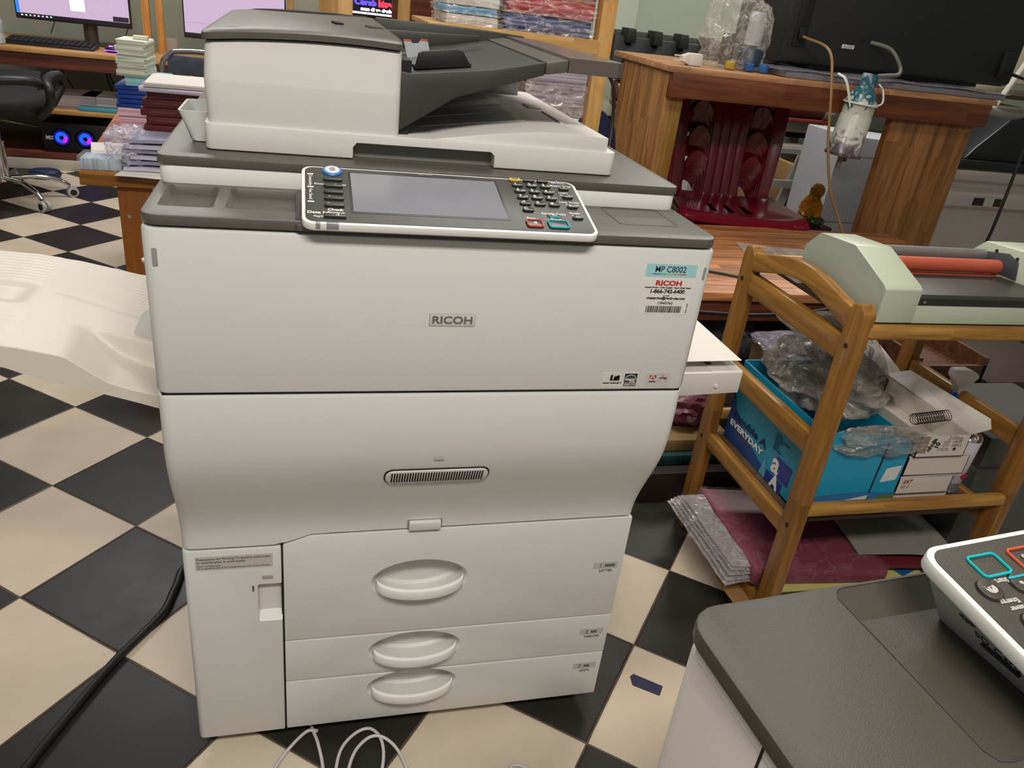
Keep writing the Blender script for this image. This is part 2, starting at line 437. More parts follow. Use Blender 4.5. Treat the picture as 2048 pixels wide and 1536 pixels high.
# vent grille on the slope
zc = 0.6185; y0, y1 = waist_y(zc - 0.018), waist_y(zc + 0.018)
yd = Vector((0, y1 - y0, 0.036)).normalized(); nn = Vector((1, 0, 0)).cross(yd)
vo = Vector((0.3795, waist_y(zc), zc)); VM = frame(vo, (1, 0, 0), yd)
b = B(); plate(b, -0.0805, 0.0805, -0.0175, 0.0175, -0.001, 0.0016, 0.014, 0.0, VM); vg = obj('vent_grille', b, VOID, COP)
b = B(); plate(b, -0.0785, 0.0785, -0.0155, 0.0155, 0, 0.0036, 0.013, 0.001, VM); obj('vent_frame', b, WHITE, vg)
b = B()
for k in range(36):
    x = -0.069 + k * 0.138 / 35
    box(b, x - 0.00115, x + 0.00115, -0.0115, 0.0115, 0.0030, 0.0040, 0, M=VM)
obj('slots', b, VOID, vg)
b = B(); plate(b, -0.0075, 0.0075, -0.003, 0.003, 0, 0.0012, 0.0012, 0, frame((0.3775, waist_y(0.657) - 0.0004, 0.657), (1, 0, 0), (0, 0.2, 1))); obj('marker', b, plain('marker_grey', 'a5a39a', 0.6), COP)
# latch below the waist
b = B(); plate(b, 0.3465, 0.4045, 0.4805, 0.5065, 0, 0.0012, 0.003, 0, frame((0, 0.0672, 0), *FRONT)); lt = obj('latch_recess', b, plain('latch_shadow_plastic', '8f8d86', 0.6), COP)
b = B(); plate(b, 0.3495, 0.4015, 0.4805, 0.4965, 0.0, 0.0085, 0.002, 0.0015, frame((0, 0.0676, 0), *FRONT)); obj('latch', b, WHITE, COP)
# toner door and its pull
b = B(); plate(b, 0, 0.1475, 0.0676, 0.10, 0.036, 0.4565, (0.010, 0.002, 0.001, 0.001), 0.0025)
c = B(); plate(c, 0.110, 0.17, 0.303, 0.383, -0.003, 0.02, 0.004, 0.0, frame((0, 0.0876, 0), *FRONT)); b = cut(b, c)
dr = obj('toner_door', b, WHITE, COP)
b = B(); box(b, 0.1085, 0.149, 0.082, 0.086, 0.3015, 0.385); prism(b, [(0.0676, 0.303), (0.084, 0.303), (0.084, 0.318)], 0.110, 0.1475, 'x'); obj('pull_recess', b, plain('recess_white', 'd6d4cd', 0.5), dr)
b = B(); plate(b, 0.1175, 0.1345, 0.3935, 0.401, 0, 0.001, 0.002, 0.0004, frame((0, 0.0676, 0), *FRONT)); obj('marker', b, plain('marker_grey2', 'a19e97', 0.6), dr)
b = B(); plate(b, 0.1015, 0.1045, 0.369, 0.381, 0, 0.0006, 0.001, 0, frame((0, 0.0674, 0), *FRONT)); obj('indicator', b, plain('indicator_grey', '5f5f5a', 0.4), dr)
b = B(); plate(b, 0.0185, 0.1345, 0.4185, 0.4455, 0, 0.0003, 0.0005, 0, frame((0, 0.0676, 0), *FRONT)); st = obj('caution_label', b, plain('label_tan', 'b9b6aa', 0.6, var=0.03), dr)
b = B(); Y = 0.0670
text(b, 'Precautions for Printing To avoid a malfunction', (0.0205, Y, 0.4405), 0.0056, w=0.111, align='LEFT', bold=0.00012)
text(b, 'or deterioration in print quality', (0.0205, Y, 0.4345), 0.0056, w=0.073, align='LEFT', bold=0.00012)
text(b, 'Never use inkjet paper', (0.0205, Y, 0.4275), 0.0036, w=0.036, align='LEFT', bold=0.00008)
text(b, 'Use an appropriate type of OHP transparency set in the current orientation', (0.0205, Y, 0.4230), 0.0036, w=0.110, align='LEFT', bold=0.00008)
obj('caution_lettering', b, GREYINK, dr, smooth=180)
# drawers
GAP = B(); box(GAP, 0.1465, 0.1515, 0.074, 0.093, 0.037, 0.459); obj('drawer_gap', GAP, VOID, COP)
for z_ in (0.252, 0.1537):
    GAP = B(); prism(GAP, [(0.15, z_ - 0.0015), (0.748, z_ - 0.005), (0.748, z_ - 0.001), (0.15, z_ + 0.0025)], 0.074, 0.094, 'y'); obj('drawer_gap', GAP, VOID, COP)
def drawer(poly, zh, num, word, zl, rz, gl):
    b = B(); prism(b, poly, 0.0676, 0.118, 'y', 0.002, 2)
    c = B(); loft(c, [[(0.3755 + (0.080 + dx) * math.cos(2 * PI * q / 48), yy, zh + 0.003 + (rz + dx * .7) * math.sin(2 * PI * q / 48)) for q in range(48)] for yy, dx in ((0.060, 0.010), (0.0676, 0.004), (0.070, 0.0005), (0.075, -0.002), (0.100, -0.004), (0.106, -0.010))])
    b = cut(b, c); d = obj('paper_drawer', b, WHITE, COP, smooth=30)
    b = B(); path = []
    for k in range(25):
        t = k / 24; a = PI * t
        path.append((0.3755 - 0.0745 * math.cos(a), 0.0690 - 0.024 * math.sin(a), zh + 0.002 - 0.010 * math.sin(a)))
    rings = []
    for p in path:
        rings.append([(p[0], p[1] + q, p[2] + h) for q, h in ((-.0035, -.0115), (.0035, -.0105), (.0045, .0075), (.002, .0095), (-.003, .0085), (-.0045, .005))])
    loft(b, rings); bev(b, 0.0012, 2, 40)
    obj('handle', b, RIM, d, smooth=50)
    b = B(); FM = frame((0, 0.0676, 0), *FRONT)
    plate(b, 0.692, 0.7395, zl - 0.001, zl + 0.013, 0, 0.0003, 0.0015, 0, FM); obj('tray_label', b, plain('label_grey', 'b4b3aa', 0.6, var=0.02), d)
    b = B(); plate(b, 0.693, 0.741, zl - 0.0135, zl - 0.0005, 0, 0.0003, 0.0015, 0, FM); obj('size_label', b, plain('label_pale', 'cfcdc8', 0.6, var=0.02), d)
    b = B(); text(b, num, (0.706, 0.0670, zl + 0.006), 0.0125, bold=0.0002)
    for k in range(gl):
        plate(b, 0.7145 + k * 0.004, 0.7180 + k * 0.004, zl + 0.0025, zl + 0.0088, 0, 0.0006, 0.0004, 0, FM)
    text(b, word, (0.7175, 0.0670, zl - 0.0068), 0.0078, bold=0.00025)
    obj('drawer_lettering', b, GREYINK, d, smooth=180)
drawer([(0.1505, 0.2535), (0.75, 0.2500), (0.7485, 0.4775), (0.191, 0.4745), (0.1505, 0.4575)], 0.3655, '1', 'LETTER', 0.3655, 0.041, 5)
drawer([(0.1505, 0.1565), (0.75, 0.1525), (0.75, 0.2478), (0.1505, 0.2513)], 0.207, '2', 'TABLOID', 0.203, 0.036, 3)
drawer([(0.1505, 0.0375), (0.75, 0.0375), (0.75, 0.1503), (0.1505, 0.1543)], 0.1145, '3', 'LEGAL', 0.1125, 0.036, 3)
# logo plate and stickers
FM = frame((0, 0, 0), *FRONT)
b = B(); plate(b, 0.3475, 0.4105, 0.8705, 0.8885, 0, 0.0006, 0.001, 0.0002, FM); lp = obj('logo_plate', b, plain('logo_rim', '9a9a94', 0.4), fp)
b = B(); plate(b, 0.3483, 0.4097, 0.8713, 0.8877, 0, 0.0009, 0.001, 0.0002, FM); obj('logo_face', b, plain('logo_silver', 'c8c8c2', 0.4), fp)
b = B(); text(b, 'RICOH', (0.379, -0.0013, 0.8796), 0.0150, w=0.0545, bold=0.0003, depth=0.0003); obj('logo_lettering', b, plain('logo_grey', '70706c', 0.35, metal=0.3), fp, smooth=180)
b = B(); plate(b, 0.6465, 0.7245, 0.9505, 0.969, 0, 0.0003, 0.0004, 0, FM); obj('model_sticker', b, plain('pale_cyan_sticker', '9cc8ca', 0.5, var=0.04), fp)
b = B(); text(b, 'MP C8002', (0.684, -0.0005, 0.9612), 0.0125, w=0.047, bold=0.0001); obj('model_lettering', b, plain('navy_ink', '2d3a4c', 0.6, var=0), fp, smooth=180)
cs = ['3b6fa8', '5aa05a', 'a9b95c', 'b0714c', 'a04a4a']
for k, c_ in enumerate(cs):
    b = B(); plate(b, 0.6575 + k * 0.0105, 0.668 + k * 0.0105, 0.9538, 0.9552, 0, 0.0005, 0.0001, 0, FM); obj('rainbow_line', b, plain('line_' + c_, c_, 0.5, var=0), fp)
b = B(); plate(b, 0.6460, 0.7245, 0.8945, 0.9465, 0, 0.0003, 0.0015, 0, FM); obj('service_sticker', b, plain('white_sticker', 'd9d6cf', 0.5, var=0.02), fp)
b = B(); text(b, 'RICOH', (0.6855, -0.0005, 0.9408), 0.0100, w=0.040, bold=0.0004); obj('sticker_logo', b, plain('red_ink', 'b3242a', 0.5, var=0), fp, smooth=180)
b = B()
text(b, 'Request Service - Order Supplies - Report Meter Reads', (0.6855, -0.0005, 0.9345), 0.0032, w=0.071, bold=0.00008)
text(b, '1-866-742-6400', (0.6855, -0.0005, 0.9285), 0.0080, w=0.053, bold=0.00025)
text(b, 'or email', (0.6855, -0.0005, 0.9225), 0.003, w=0.010)
text(b, 'rmaservice@ricoh-usa.com', (0.6855, -0.0005, 0.9184), 0.0052, w=0.060, bold=0.00018)
text(b, '13943760', (0.6855, -0.0005, 0.9108), 0.0055, w=0.023, bold=0.00005)
text(b, 'RNA 10 0001', (0.7215, -0.0005, 0.9040), 0.0026, xd=(0, 0, 1), yd=(-1, 0, 0), w=0.014)
random.seed(4); x = 0.6575
while x < 0.7125:
    wd = random.choice((0.0005, 0.0008, 0.0012, 0.0016)); box(b, x, x + wd, -0.0006, -0.0003, 0.8965, 0.9065); x += wd + random.choice((0.0005, 0.0008, 0.0011))
obj('sticker_lettering', b, INK, fp, smooth=180)
# small certification stickers, lower right
b = B(); plate(b, 0.6105, 0.6435, 0.7755, 0.7995, 0, 0.0003, 0.0004, 0, FM); obj('certification_sticker', b, plain('clear_label', 'cbc9bf', 0.5, var=0.02), fp)
b = B(); box(b, 0.6235, 0.6275, -0.0006, -0.0003, 0.7865, 0.7945); box(b, 0.6295, 0.6385, -0.0006, -0.0003, 0.7865, 0.7940)
prism(b, [(0.6275, 0.7865), (0.6305, 0.7865), (0.6385, 0.7945), (0.6355, 0.7955)], -0.0006, -0.0003, 'y'); box(b, 0.6245, 0.6275, -0.0007, -0.0003, 0.7925, 0.7960)
text(b, 'Adobe PostScript 3', (0.6275, -0.0005, 0.7825), 0.0036, w=0.030, bold=0.0001, shear=0.2); obj('certification_print', b, INK, fp, smooth=180)
b = B(); plate(b, 0.6450, 0.6680, 0.7755, 0.7995, 0, 0.0004, 0.0006, 0, FM); obj('certification_sticker', b, plain('sticker_edge_white', 'dcdad4', 0.5), fp)
b = B(); plate(b, 0.6462, 0.6668, 0.7825, 0.7982, 0, 0.0006, 0.0003, 0, FM); plate(b, 0.6462, 0.6668, 0.7768, 0.7815, 0, 0.0006, 0.0003, 0, FM); obj('certification_print', b, plain('dark_slate_ink', '2e3438', 0.5, var=0), fp)
b = B(); tube(b, [(0.6565 - 0.0092 * math.cos(PI * t / 12), -0.0007, 0.7860 + 0.0098 * math.sin(PI * t / 12)) for t in range(13)], 0.0004, 4)
text(b, 'energy', (0.6555, -0.0008, 0.7885), 0.0058, w=0.015, shear=0.4, bold=0.0001); text(b, 'STAR', (0.6595, -0.0008, 0.7848), 0.0036, bold=0.0001)
text(b, 'ENERGY STAR', (0.6565, -0.0008, 0.7792), 0.0030, w=0.0185)
obj('certification_lettering', b, WINK, fp, smooth=180)
b = B(); plate(b, 0.6820, 0.7200, 0.7760, 0.7990, 0, 0.0003, 0.0004, 0, FM); obj('certification_sticker', b, plain('dull_grey_label', 'b9b5ac', 0.5, var=0.02), fp)
b = B(); prism(b, [(0.6868, 0.7885), (0.6868, 0.7950), (0.6908, 0.7950)], -0.0006, -0.0003, 'y'); prism(b, [(0.6975, 0.7885), (0.6975, 0.7950), (0.6935, 0.7950)], -0.0006, -0.0003, 'y')
prism(b, [(0.6898, 0.7885), (0.6922, 0.7930), (0.6948, 0.7885)], -0.0006, -0.0003, 'y')
tube(b, [(0.7000, -0.0005, 0.7830), (0.7060, -0.0005, 0.7885), (0.7085, -0.0005, 0.7955), (0.7095, -0.0005, 0.7900), (0.7150, -0.0005, 0.7875)], 0.0004, 4, 3); obj('certification_print', b, plain('red_ink2', 'a8363a', 0.5, var=0), fp)
b = B(); text(b, 'Adobe', (0.6922, -0.0005, 0.7845), 0.0042, bold=0.0001); text(b, 'Acrobat', (0.7090, -0.0005, 0.7905), 0.0034, w=0.0125, bold=0.0001); obj('certification_lettering', b, INK, fp, smooth=180)
# deck with trays
b = B(); plate(b, 0, 0.75, 0, 0.17, 0.9935, 1.0065, (0.022, 0.022, 0.004, 0.004), 0.0022)
c = B()
for x0, x1 in ((0.0145, 0.079), (0.092, 0.25)):
    loft(c, [[(p[0], p[1], z) for p in rrect(x0 + i, x1 - i, 0.040 + i, 0.145 - i, 0.008, 4)] for z, i in ((0.9965, 0.009), (0.998, 0.006), (1.0066, 0.0002), (1.012, 0.0))])
b = cut(b, c)
dk = obj('top_deck', b, DARK, COP)
b = B(); tube(b, [(p[0], p[1], 1.0064) for p in rrect(0.622, 0.713, 0.058, 0.150, 0.008, 4)], 0.0006, 4, closed=True); obj('cover_outline', b, plain('outline_dark', '35342f', 0.6), dk)
b = B(); box(b, 0.176, 0.57, 0.004, 0.14, 0.9985, 1.008, 0.001); obj('panel_base', b, DARK2, COP)
b = B(); plate(b, 0.176, 0.565, -0.006, 0.05, 0.9955, 1.0035, 0.006, 0.001); obj('panel_ledge', b, DARK, COP)
b = B(); plate(b, 0.0015, 0.7485, 0.1545, 0.78, 1.0045, 1.0300, (0.016, 0.016, 0.01, 0.01), 0.002); obj('scanner_frame', b, RIM, COP)
b = B(); plate(b, -0.001, 0.7505, 0.1525, 0.77, 1.0300, 1.0425, (0.016, 0.016, 0.01, 0.01), 0.0015); obj('scanner_lid', b, DARK, COP)
# ---- control panel, tilted
pd = Vector((0, 0.13, 0.034)).normalized(); PO = Vector((0.184, -0.02, 1.008)); PN = Vector((1, 0, 0)).cross(pd)
def PM(x, v, h=0.0):
    return frame(Vector((x, PO.y, PO.z)) + pd * v + PN * h, (1, 0, 0), pd)
b = B(); plate(b, 0.1835, 0.5615, -0.003, 0.142, -0.006, 0.0045, (0.014, 0.014, 0.014, 0.014), 0.0015, PM(0, 0), eb=0.002); cp = obj('control_panel', b, RIM, COP)
b = B(); plate(b, 0.1878, 0.5572, 0.0015, 0.1378, 0.0, 0.0052, 0.011, 0.0003, PM(0, 0)); obj('panel_face', b, DARK2, cp)
b = B(); plate(b, 0.2425, 0.4445, 0.0235, 0.1300, 0.004, 0.0056, 0.001, 0.0002, PM(0, 0)); obj('screen_bezel', b, plain('bezel', '242322', 0.4), cp)
b = B(); plate(b, 0.2455, 0.4415, 0.0265, 0.1262, 0.004, 0.0060, 0.0005, 0, PM(0, 0)); obj('screen', b, plain('lcd_grey', '83838a', 0.16, var=0.10, scale=14, spec=0.8), cp)
KEY = plain('key_black', '2c2b29', 0.35, var=0.02)
def key(x, v, wx=0.0155, wv=0.0095, r=0.0042, m=KEY, name='button', h=0.0085):
    b = B(); plate(b, x - wx / 2, x + wx / 2, v - wv / 2, v + wv / 2, 0.005, h, min(r, wv / 2 - 1e-4), 0.001, PM(0, 0)); return obj(name, b, m, cp)
for v in (0.1035, 0.0865, 0.0705, 0.0545, 0.0375): key(0.2225, v, 0.0245, 0.0062, 0.003)
key(0.2225, 0.0125, 0.0265, 0.0078, 0.001)
nums = [['1', '2', '3'], ['4', '5', '6'], ['7', '8', '9'], ['./*', '0', '#'], ['C']]
bt = B(); bs = B()
PT = lambda bm, s, x, v, size, h=0.0087, **kw: text(bm, s, Vector((x, PO.y, PO.z)) + pd * v + PN * h, size, (1, 0, 0), pd, **kw)
subs = {'2': 'ABC', '3': 'DEF', '4': 'GHI', '5': 'JKL', '6': 'MNO', '7': 'PRS', '8': 'TUV', '9': 'WXY'}
for r_, row in enumerate(nums):
    for c_, s in enumerate(row):
        x = 0.4735 + c_ * 0.0203 + r_ * 0.0003; v = 0.1195 - r_ * 0.0168
        key(x, v, 0.0160, 0.0085)
        PT(bt, s, x - 0.0035, v + 0.0006, 0.0075, bold=0.0001)
        if s in subs: PT(bt, subs[s], x + 0.0042, v - 0.0010, 0.0033)
for c_, s in enumerate(('X', '#x', 'V')):
    x = 0.4725 + c_ * 0.0203
    k = key(x, 0.1345, 0.0165, 0.0068, 0.0035, plain('yellow_button', 'd8b32c', 0.4) if c_ == 0 else KEY)
    if c_ == 0: key(x, 0.1345, 0.0105, 0.0036, 0.0018, KEY, 'button_centre', 0.0090)
for v in (0.1165, 0.0930, 0.0665, 0.0375): key(0.5405, v, 0.0155, 0.0075)
def ring(x, v, wx, wv, r, name, m, th=0.0014):
    b = B(); tube(b, [PM(0, 0, 0) @ Vector((p[0], p[1], 0.0072)) for p in rrect(x - wx / 2, x + wx / 2, v - wv / 2, v + wv / 2, r, 4)], th, 6, closed=True)
    return obj(name, b, m, cp, smooth=60)
key(0.4760, 0.0180, 0.0195, 0.0150, 0.003, h=0.0075); key(0.5085, 0.0180, 0.0250, 0.0155, 0.003, h=0.0075)
ring(0.4760, 0.0180, 0.0205, 0.0160, 0.003, 'stop_ring', plain('coral_ring', 'c04a3a', 0.4)); ring(0.5085, 0.0180, 0.0265, 0.0165, 0.003, 'start_ring', plain('teal_ring', '17a0a6', 0.4))
key(0.5080, 0.0405, 0.0190, 0.0050, 0.001, h=0.0065); b = B(); plate(b, 0.5010, 0.5160, 0.0362, 0.0376, 0.005, 0.0069, 0.0005, 0, PM(0, 0)); obj('teal_line', b, MATS['teal_ring'], cp)
b = B(); bm_ = PM(0.2225, 0.1275, 0.005); lathe(b, [(0.013, 0), (0.013, 0.002), (0.012, 0.003)], bm_, 24); obj('home_ring', b, plain('home_blue', '2c6bb5', 0.35), cp)
b = B(); lathe(b, [(0.0095, 0.001), (0.0095, 0.0038), (0.008, 0.0042)], bm_, 24); obj('home_button', b, plain('home_white', 'd2d6da', 0.35), cp)
PT(bs, 'Home', 0.2225, 0.1365, 0.0035, h=0.0053)
b = B(); text(b, '@', bm_.translation + PN * 0.0044, 0.009, (1, 0, 0), pd); obj('home_icon', b, GREYINK, cp, smooth=180)
PT(bt, 'Copy', 0.2225, 0.1090, 0.0058, h=0.0055, bold=0.0001); PT(bt, 'Document Server', 0.2190, 0.0925, 0.0052, h=0.0055, w=0.0400, bold=0.0001)
PT(bt, 'Printer', 0.2240, 0.0605, 0.0058, h=0.0055, bold=0.0001); PT(bt, 'Scanner', 0.2235, 0.0440, 0.0058, h=0.0055, bold=0.0001)
PT(bt, 'Check', 0.2235, 0.0290, 0.0075, h=0.0055, w=0.0190, bold=0.0002); PT(bt, 'Status', 0.2240, 0.0215, 0.0075, h=0.0055, w=0.0210, bold=0.0002)
PT(bt, 'Data In', 0.2020, 0.0210, 0.0078, h=0.0055, w=0.0240, bold=0.0002); PT(bt, '<o>', 0.2030, 0.0120, 0.0075, h=0.0055, bold=0.0001); PT(bt, '-i', 0.2255, 0.0125, 0.0070, bold=0.0002)
PT(bt, 'Stop', 0.4745, 0.0320, 0.0070, h=0.0055, bold=0.0002); PT(bt, 'Start', 0.5085, 0.0320, 0.0074, h=0.0055, bold=0.0002); PT(bt, 'Sample Copy', 0.5085, 0.0465, 0.0066, h=0.0055, w=0.0345, bold=0.0001)
PT(bt, 'o', 0.4765, 0.0185, 0.0085, h=0.0078, bold=0.0003); PT(bt, 'ABC', 0.5080, 0.0412, 0.0040, h=0.0068)
PT(bt, 'Energy Saver', 0.5385, 0.1255, 0.0056, h=0.0055, w=0.0300, bold=0.0001); PT(bt, 'Login/', 0.5370, 0.1065, 0.0056, h=0.0055, bold=0.0001); PT(bt, 'Logout', 0.5405, 0.1000, 0.0056, h=0.0055, w=0.0185, bold=0.0001)
PT(bt, 'User Tools/', 0.5395, 0.0800, 0.0056, h=0.0055, w=0.0290, bold=0.0001); PT(bt, 'Counter', 0.5425, 0.0735, 0.0056, h=0.0055, bold=0.0001)
PT(bt, 'Simple', 0.5395, 0.0510, 0.0056, h=0.0055, bold=0.0001); PT(bt, 'Screen', 0.5420, 0.0445, 0.0056, h=0.0055, bold=0.0001)
for v, s in ((0.1165, 'o'), (0.0930, '123'), (0.0665, '@/123'), (0.0375, 'Abc')): PT(bt, s, 0.5405, v, 0.0045)
PT(bt, 'Main Power', 0.5360, 0.1340, 0.0040, h=0.0055, w=0.0200); PT(bs, 'RICOH', 0.3465, 0.1335, 0.0048, h=0.0058, w=0.0180)
for k, v in enumerate((0.1180, 0.0840, 0.0470)):
    b = B(); plate(b, 0.1905, 0.1985, v - 0.0013, v + 0.0013, 0.005, 0.0056, 0.0005, 0, PM(0, 0)); obj('indicator', b, WINK, cp)
text(bt, 'Connectivity', Vector((0.1945, PO.y, PO.z)) + pd * 0.101 + PN * 0.0055, 0.0060, -pd, (1, 0, 0), w=0.0270)
text(bt, 'Fax Send', Vector((0.1945, PO.y, PO.z)) + pd * 0.0655 + PN * 0.0055, 0.0060, -pd, (1, 0, 0), w=0.0260)
obj('panel_lettering', bt, WINK, cp, smooth=180); obj('small_lettering', bs, plain('dim_print', '8f8e88', 0.6), cp, smooth=180)
b = B(); plate(b, 0.5350, 0.5362, 0.1392, 0.1402, 0.004, 0.0062, 0.0004, 0, PM(0, 0)); obj('power_lamp', b, plain('blue_lamp', '4a4ae0', 0.4, emit=3, var=0), cp)
GREYW = plain('window_grey', '8f8f94', 0.3)
for x0, x1 in ((0.1995, 0.2050), (0.2120, 0.2265)):
    b = B(); plate(b, x0, x1, -0.0034, 0.0016, -0.003, 0.0048, 0.0004, 0.0003, PM(0, 0)); obj('lamp_window', b, GREYW, cp)
# ---- document feeder
b = B()
plate(b, 0.056, 0.656, 0.200, 0.72, 1.0440, 1.0790, (0.012, 0.012, 0.006, 0.006), 0.002)
c = B(); prism(c, [(0.2545, 1.03), (0.2545, 1.0600), (0.2600, 1.0665), (0.4560, 1.0670), (0.4620, 1.0620), (0.4640, 1.03)], 0.19, 0.222, 'y')
b = cut(b, c)
prism(b, [(0.318, 1.0780), (0.640, 1.0780), (0.640, 1.0990), (0.58, 1.1015), (0.53, 1.1005), (0.46, 1.0925), (0.37, 1.0790)], 0.2055, 0.71, 'y', 0.0025, 2)
df = obj('document_feeder', b, WHITE2, COP)
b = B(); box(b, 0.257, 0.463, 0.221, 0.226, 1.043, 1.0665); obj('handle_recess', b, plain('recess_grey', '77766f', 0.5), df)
def arch(x): return 0.0075 * (1 - ((x - 0.205) / 0.15) ** 2) + (x - 0.06) * 0.03
fr = rrect(0.0585, 0.3195, 0.2, 0.715, (0.014, 0.010, 0.006, 0.006), 5)
def ringat(z, dy, ar=0):
    base = fr[:6] + [(0.0725 + 0.237 * t / 14, 0.2) for t in range(1, 14)] + fr[6:18] + [(0.3135 - 0.249 * t / 14, 0.715) for t in range(1, 14)] + fr[18:]
    return [(p[0] + (0.002 * dy / 0.004 if p[0] < 0.1 else -0.0), p[1] + (dy if p[1] < 0.3 else 0), z + (arch(p[0]) if ar else 0)) for p in base]
b = B(); loft(b, [ringat(1.0785, 0.004), ringat(1.100, 0.0025), ringat(1.1330, 0.0), ringat(1.1360, 0.0003), ringat(1.160, 0.0030), ringat(1.1780, 0.0055, 1), ringat(1.1800, 0.008, 1)])
obj('feeder_housing', b, WHITE2, df, smooth=22)
b = B(); loft(b, [[(0.188 + (p[0] - 0.188) * s, 0.457 + (p[1] - 0.457) * s, p[2]) for p in ringat(z, dy, 1)] for z, dy, s in ((1.1810, 0.007, 0.99), (1.1825, 0.000, 1.0), (1.1900, 0.0, 1.0), (1.1935, 0.004, .995), (1.1960, 0.02, .975))])
fc = obj('feeder_cover', b, DARK, df, smooth=40)
for pts_ in ([(0.238, 0.430), (0.250, 0.430), (0.247, 0.470), (0.232, 0.470)], [(0.288, 0.400), (0.312, 0.400), (0.308, 0.445), (0.284, 0.445)]):
    b = B(); prism(b, pts_, 1.2005, 1.2075, 'z'); obj('release_slot', b, VOID, df)
# input tray, rising to the right
b = B()
prism(b, [(0.3185, 1.0850), (0.3185, 1.1660), (0.330, 1.1640), (0.45, 1.1800), (0.5270, 1.1965), (0.5270, 1.1790), (0.505, 1.1720), (0.40, 1.1380)], 0.2120, 0.2250, 'y', 0.001)
prism(b, [(0.3185, 1.1540), (0.330, 1.1610), (0.45, 1.1780), (0.5270, 1.1950), (0.5270, 1.1800), (0.45, 1.1580), (0.3185, 1.1200)], 0.2240, 0.64, 'y', 0.001)
prism(b, [(0.3185, 1.1100), (0.3185, 1.2120), (0.40, 1.2120), (0.53, 1.2110), (0.60, 1.2080), (0.60, 1.1900), (0.45, 1.1500)], 0.6300, 0.655, 'y', 0.001)
it = obj('input_tray', b, DARK2, df)
b = B(); prism(b, [(0.5285, 1.1800), (0.5285, 1.1975), (0.5620, 1.2030), (0.5620, 1.1860)], 0.2120, 0.66, 'y', 0.0015); obj('tray_hinge', b, DARK, df)
b = B(); loft(b, [[(x, y, z + dz) for x, y in ((0.5630, 0.2120), (0.6400, 0.2120), (0.6500, 0.2200), (0.6300, 0.52), (0.6150, 0.60), (0.5630, 0.66))] for z, dz in ((1.190, -0.0045), (1.206, 0.0))]); obj('tray_extension', b, plain('smoke_grey_plastic', '5f5650', 0.25, var=0.03), df)
b = B(); prism(b, [(0.345, 1.165), (0.350, 1.1880), (0.354, 1.1905), (0.405, 1.1985), (0.415, 1.1965), (0.430, 1.176)], 0.268, 0.274, 'y', 0.001); prism(b, [(0.345, 1.165), (0.430, 1.176), (0.430, 1.180), (0.345, 1.169)], 0.272, 0.30, 'y'); obj('paper_guide', b, BLACK, df)
b = B(); prism(b, [(0.3185, 1.170), (0.350, 1.1740), (0.49, 1.1970), (0.49, 1.2060), (0.3185, 1.2000)], 0.52, 0.526, 'y', 0.001); obj('paper_guide', b, DARK2, df)
b = B(); prism(b, [(0.3375, 1.1770), (0.3310, 1.2005), (0.3420, 1.2010), (0.3440, 1.1975), (0.3530, 1.1985), (0.3555, 1.2025), (0.3665, 1.2035), (0.3715, 1.1850), (0.352, 1.180)], 0.300, 0.302, 'y'); obj('size_indicator', b, plain('pale_grey_clip', 'b9bcc0', 0.4), df)
b = B(); box(b, 0.331, 0.342, 0.2995, 0.3025, 1.2000, 1.2020); box(b, 0.356, 0.3665, 0.2995, 0.3025, 1.2025, 1.2045); obj('orange_tab', b, plain('orange_tab', 'c8603a', 0.5), df)
b = B(); prism(b, [(0.318, 1.08), (0.335, 1.08), (0.335, 1.18), (0.318, 1.18)], 0.222, 0.64, 'y'); obj('feeder_throat', b, BLACK, df)
b = B(); prism(b, [(0.345, 1.088), (0.60, 1.085), (0.60, 1.19), (0.345, 1.16)], 0.63, 0.68, 'y', 0.002); obj('back_wall', b, plain('backwall_grey', 'a5aaa5', 0.5), df)
b = B()
for k in range(4):
    y = 0.30 + 0.085 * k
    prism(b, [(0.36, 1.0785), (0.46, 1.0925), (0.53, 1.1010), (0.53, 1.1020), (0.46, 1.0940), (0.36, 1.0800)], y, y + 0.004, 'y')
obj('tray_rib', b, WHITE2, df)
b = B(); plate(b, 0.590, 0.596, 0.30, 0.42, 1.1010, 1.1030, 0.002, 0.0005); plate(b, 0.575, 0.60, 0.45, 0.50, 1.1010, 1.1030, 0.004, 0.0005); obj('embossed_mark', b, WHITE2, df)
# small white pocket hung at the left of the feeder
b = B()
loft(b, [[(p[0], p[1], z) for p in rrect(x0, 0.0575, 0.25, 0.36, 0.008, 4)] for z, x0 in ((1.044, 0.034), (1.046, 0.032), (1.080, 0.019), (1.084, 0.017))])
c = B(); loft(c, [[(p[0], p[1], z) for p in rrect(x0, 0.0560, 0.253, 0.357, 0.006, 4)] for z, x0 in ((1.048, 0.0345), (1.090, 0.018))])
b = cut(b, c); obj('clip_pocket', b, plain('pocket_white', 'c9cac6', 0.45), COP)
# ---- output tray on the left
def lerp_tab(tab, x):
    for (a, p), (c, q) in zip(tab, tab[1:]):
        if c <= x <= a: return p + (q - p) * (a - x) / (a - c)
    return tab[-1][1]
ZT = [(0.0, 0.708), (-0.024, 0.717), (-0.05, 0.7245), (-0.079, 0.736), (-0.095, 0.748), (-0.113, 0.763), (-0.128, 0.775), (-0.137, 0.778), (-0.183, 0.789), (-0.25, 0.800), (-0.33, 0.806), (-0.45, 0.808), (-0.56, 0.800)]
ZB = [(0.0, 0.688), (-0.05, 0.706), (-0.113, 0.727), (-0.16, 0.740), (-0.202, 0.7595), (-0.33, 0.776), (-0.56, 0.775)]
PLT = [(0.0, 0.751), (-0.06, 0.761), (-0.137, 0.7795), (-0.183, 0.7905), (-0.25, 0.8005), (-0.33, 0.803), (-0.45, 0.804), (-0.56, 0.797)]
def sst(t): t = min(1, max(0, t)); return t * t * (3 - 2 * t)
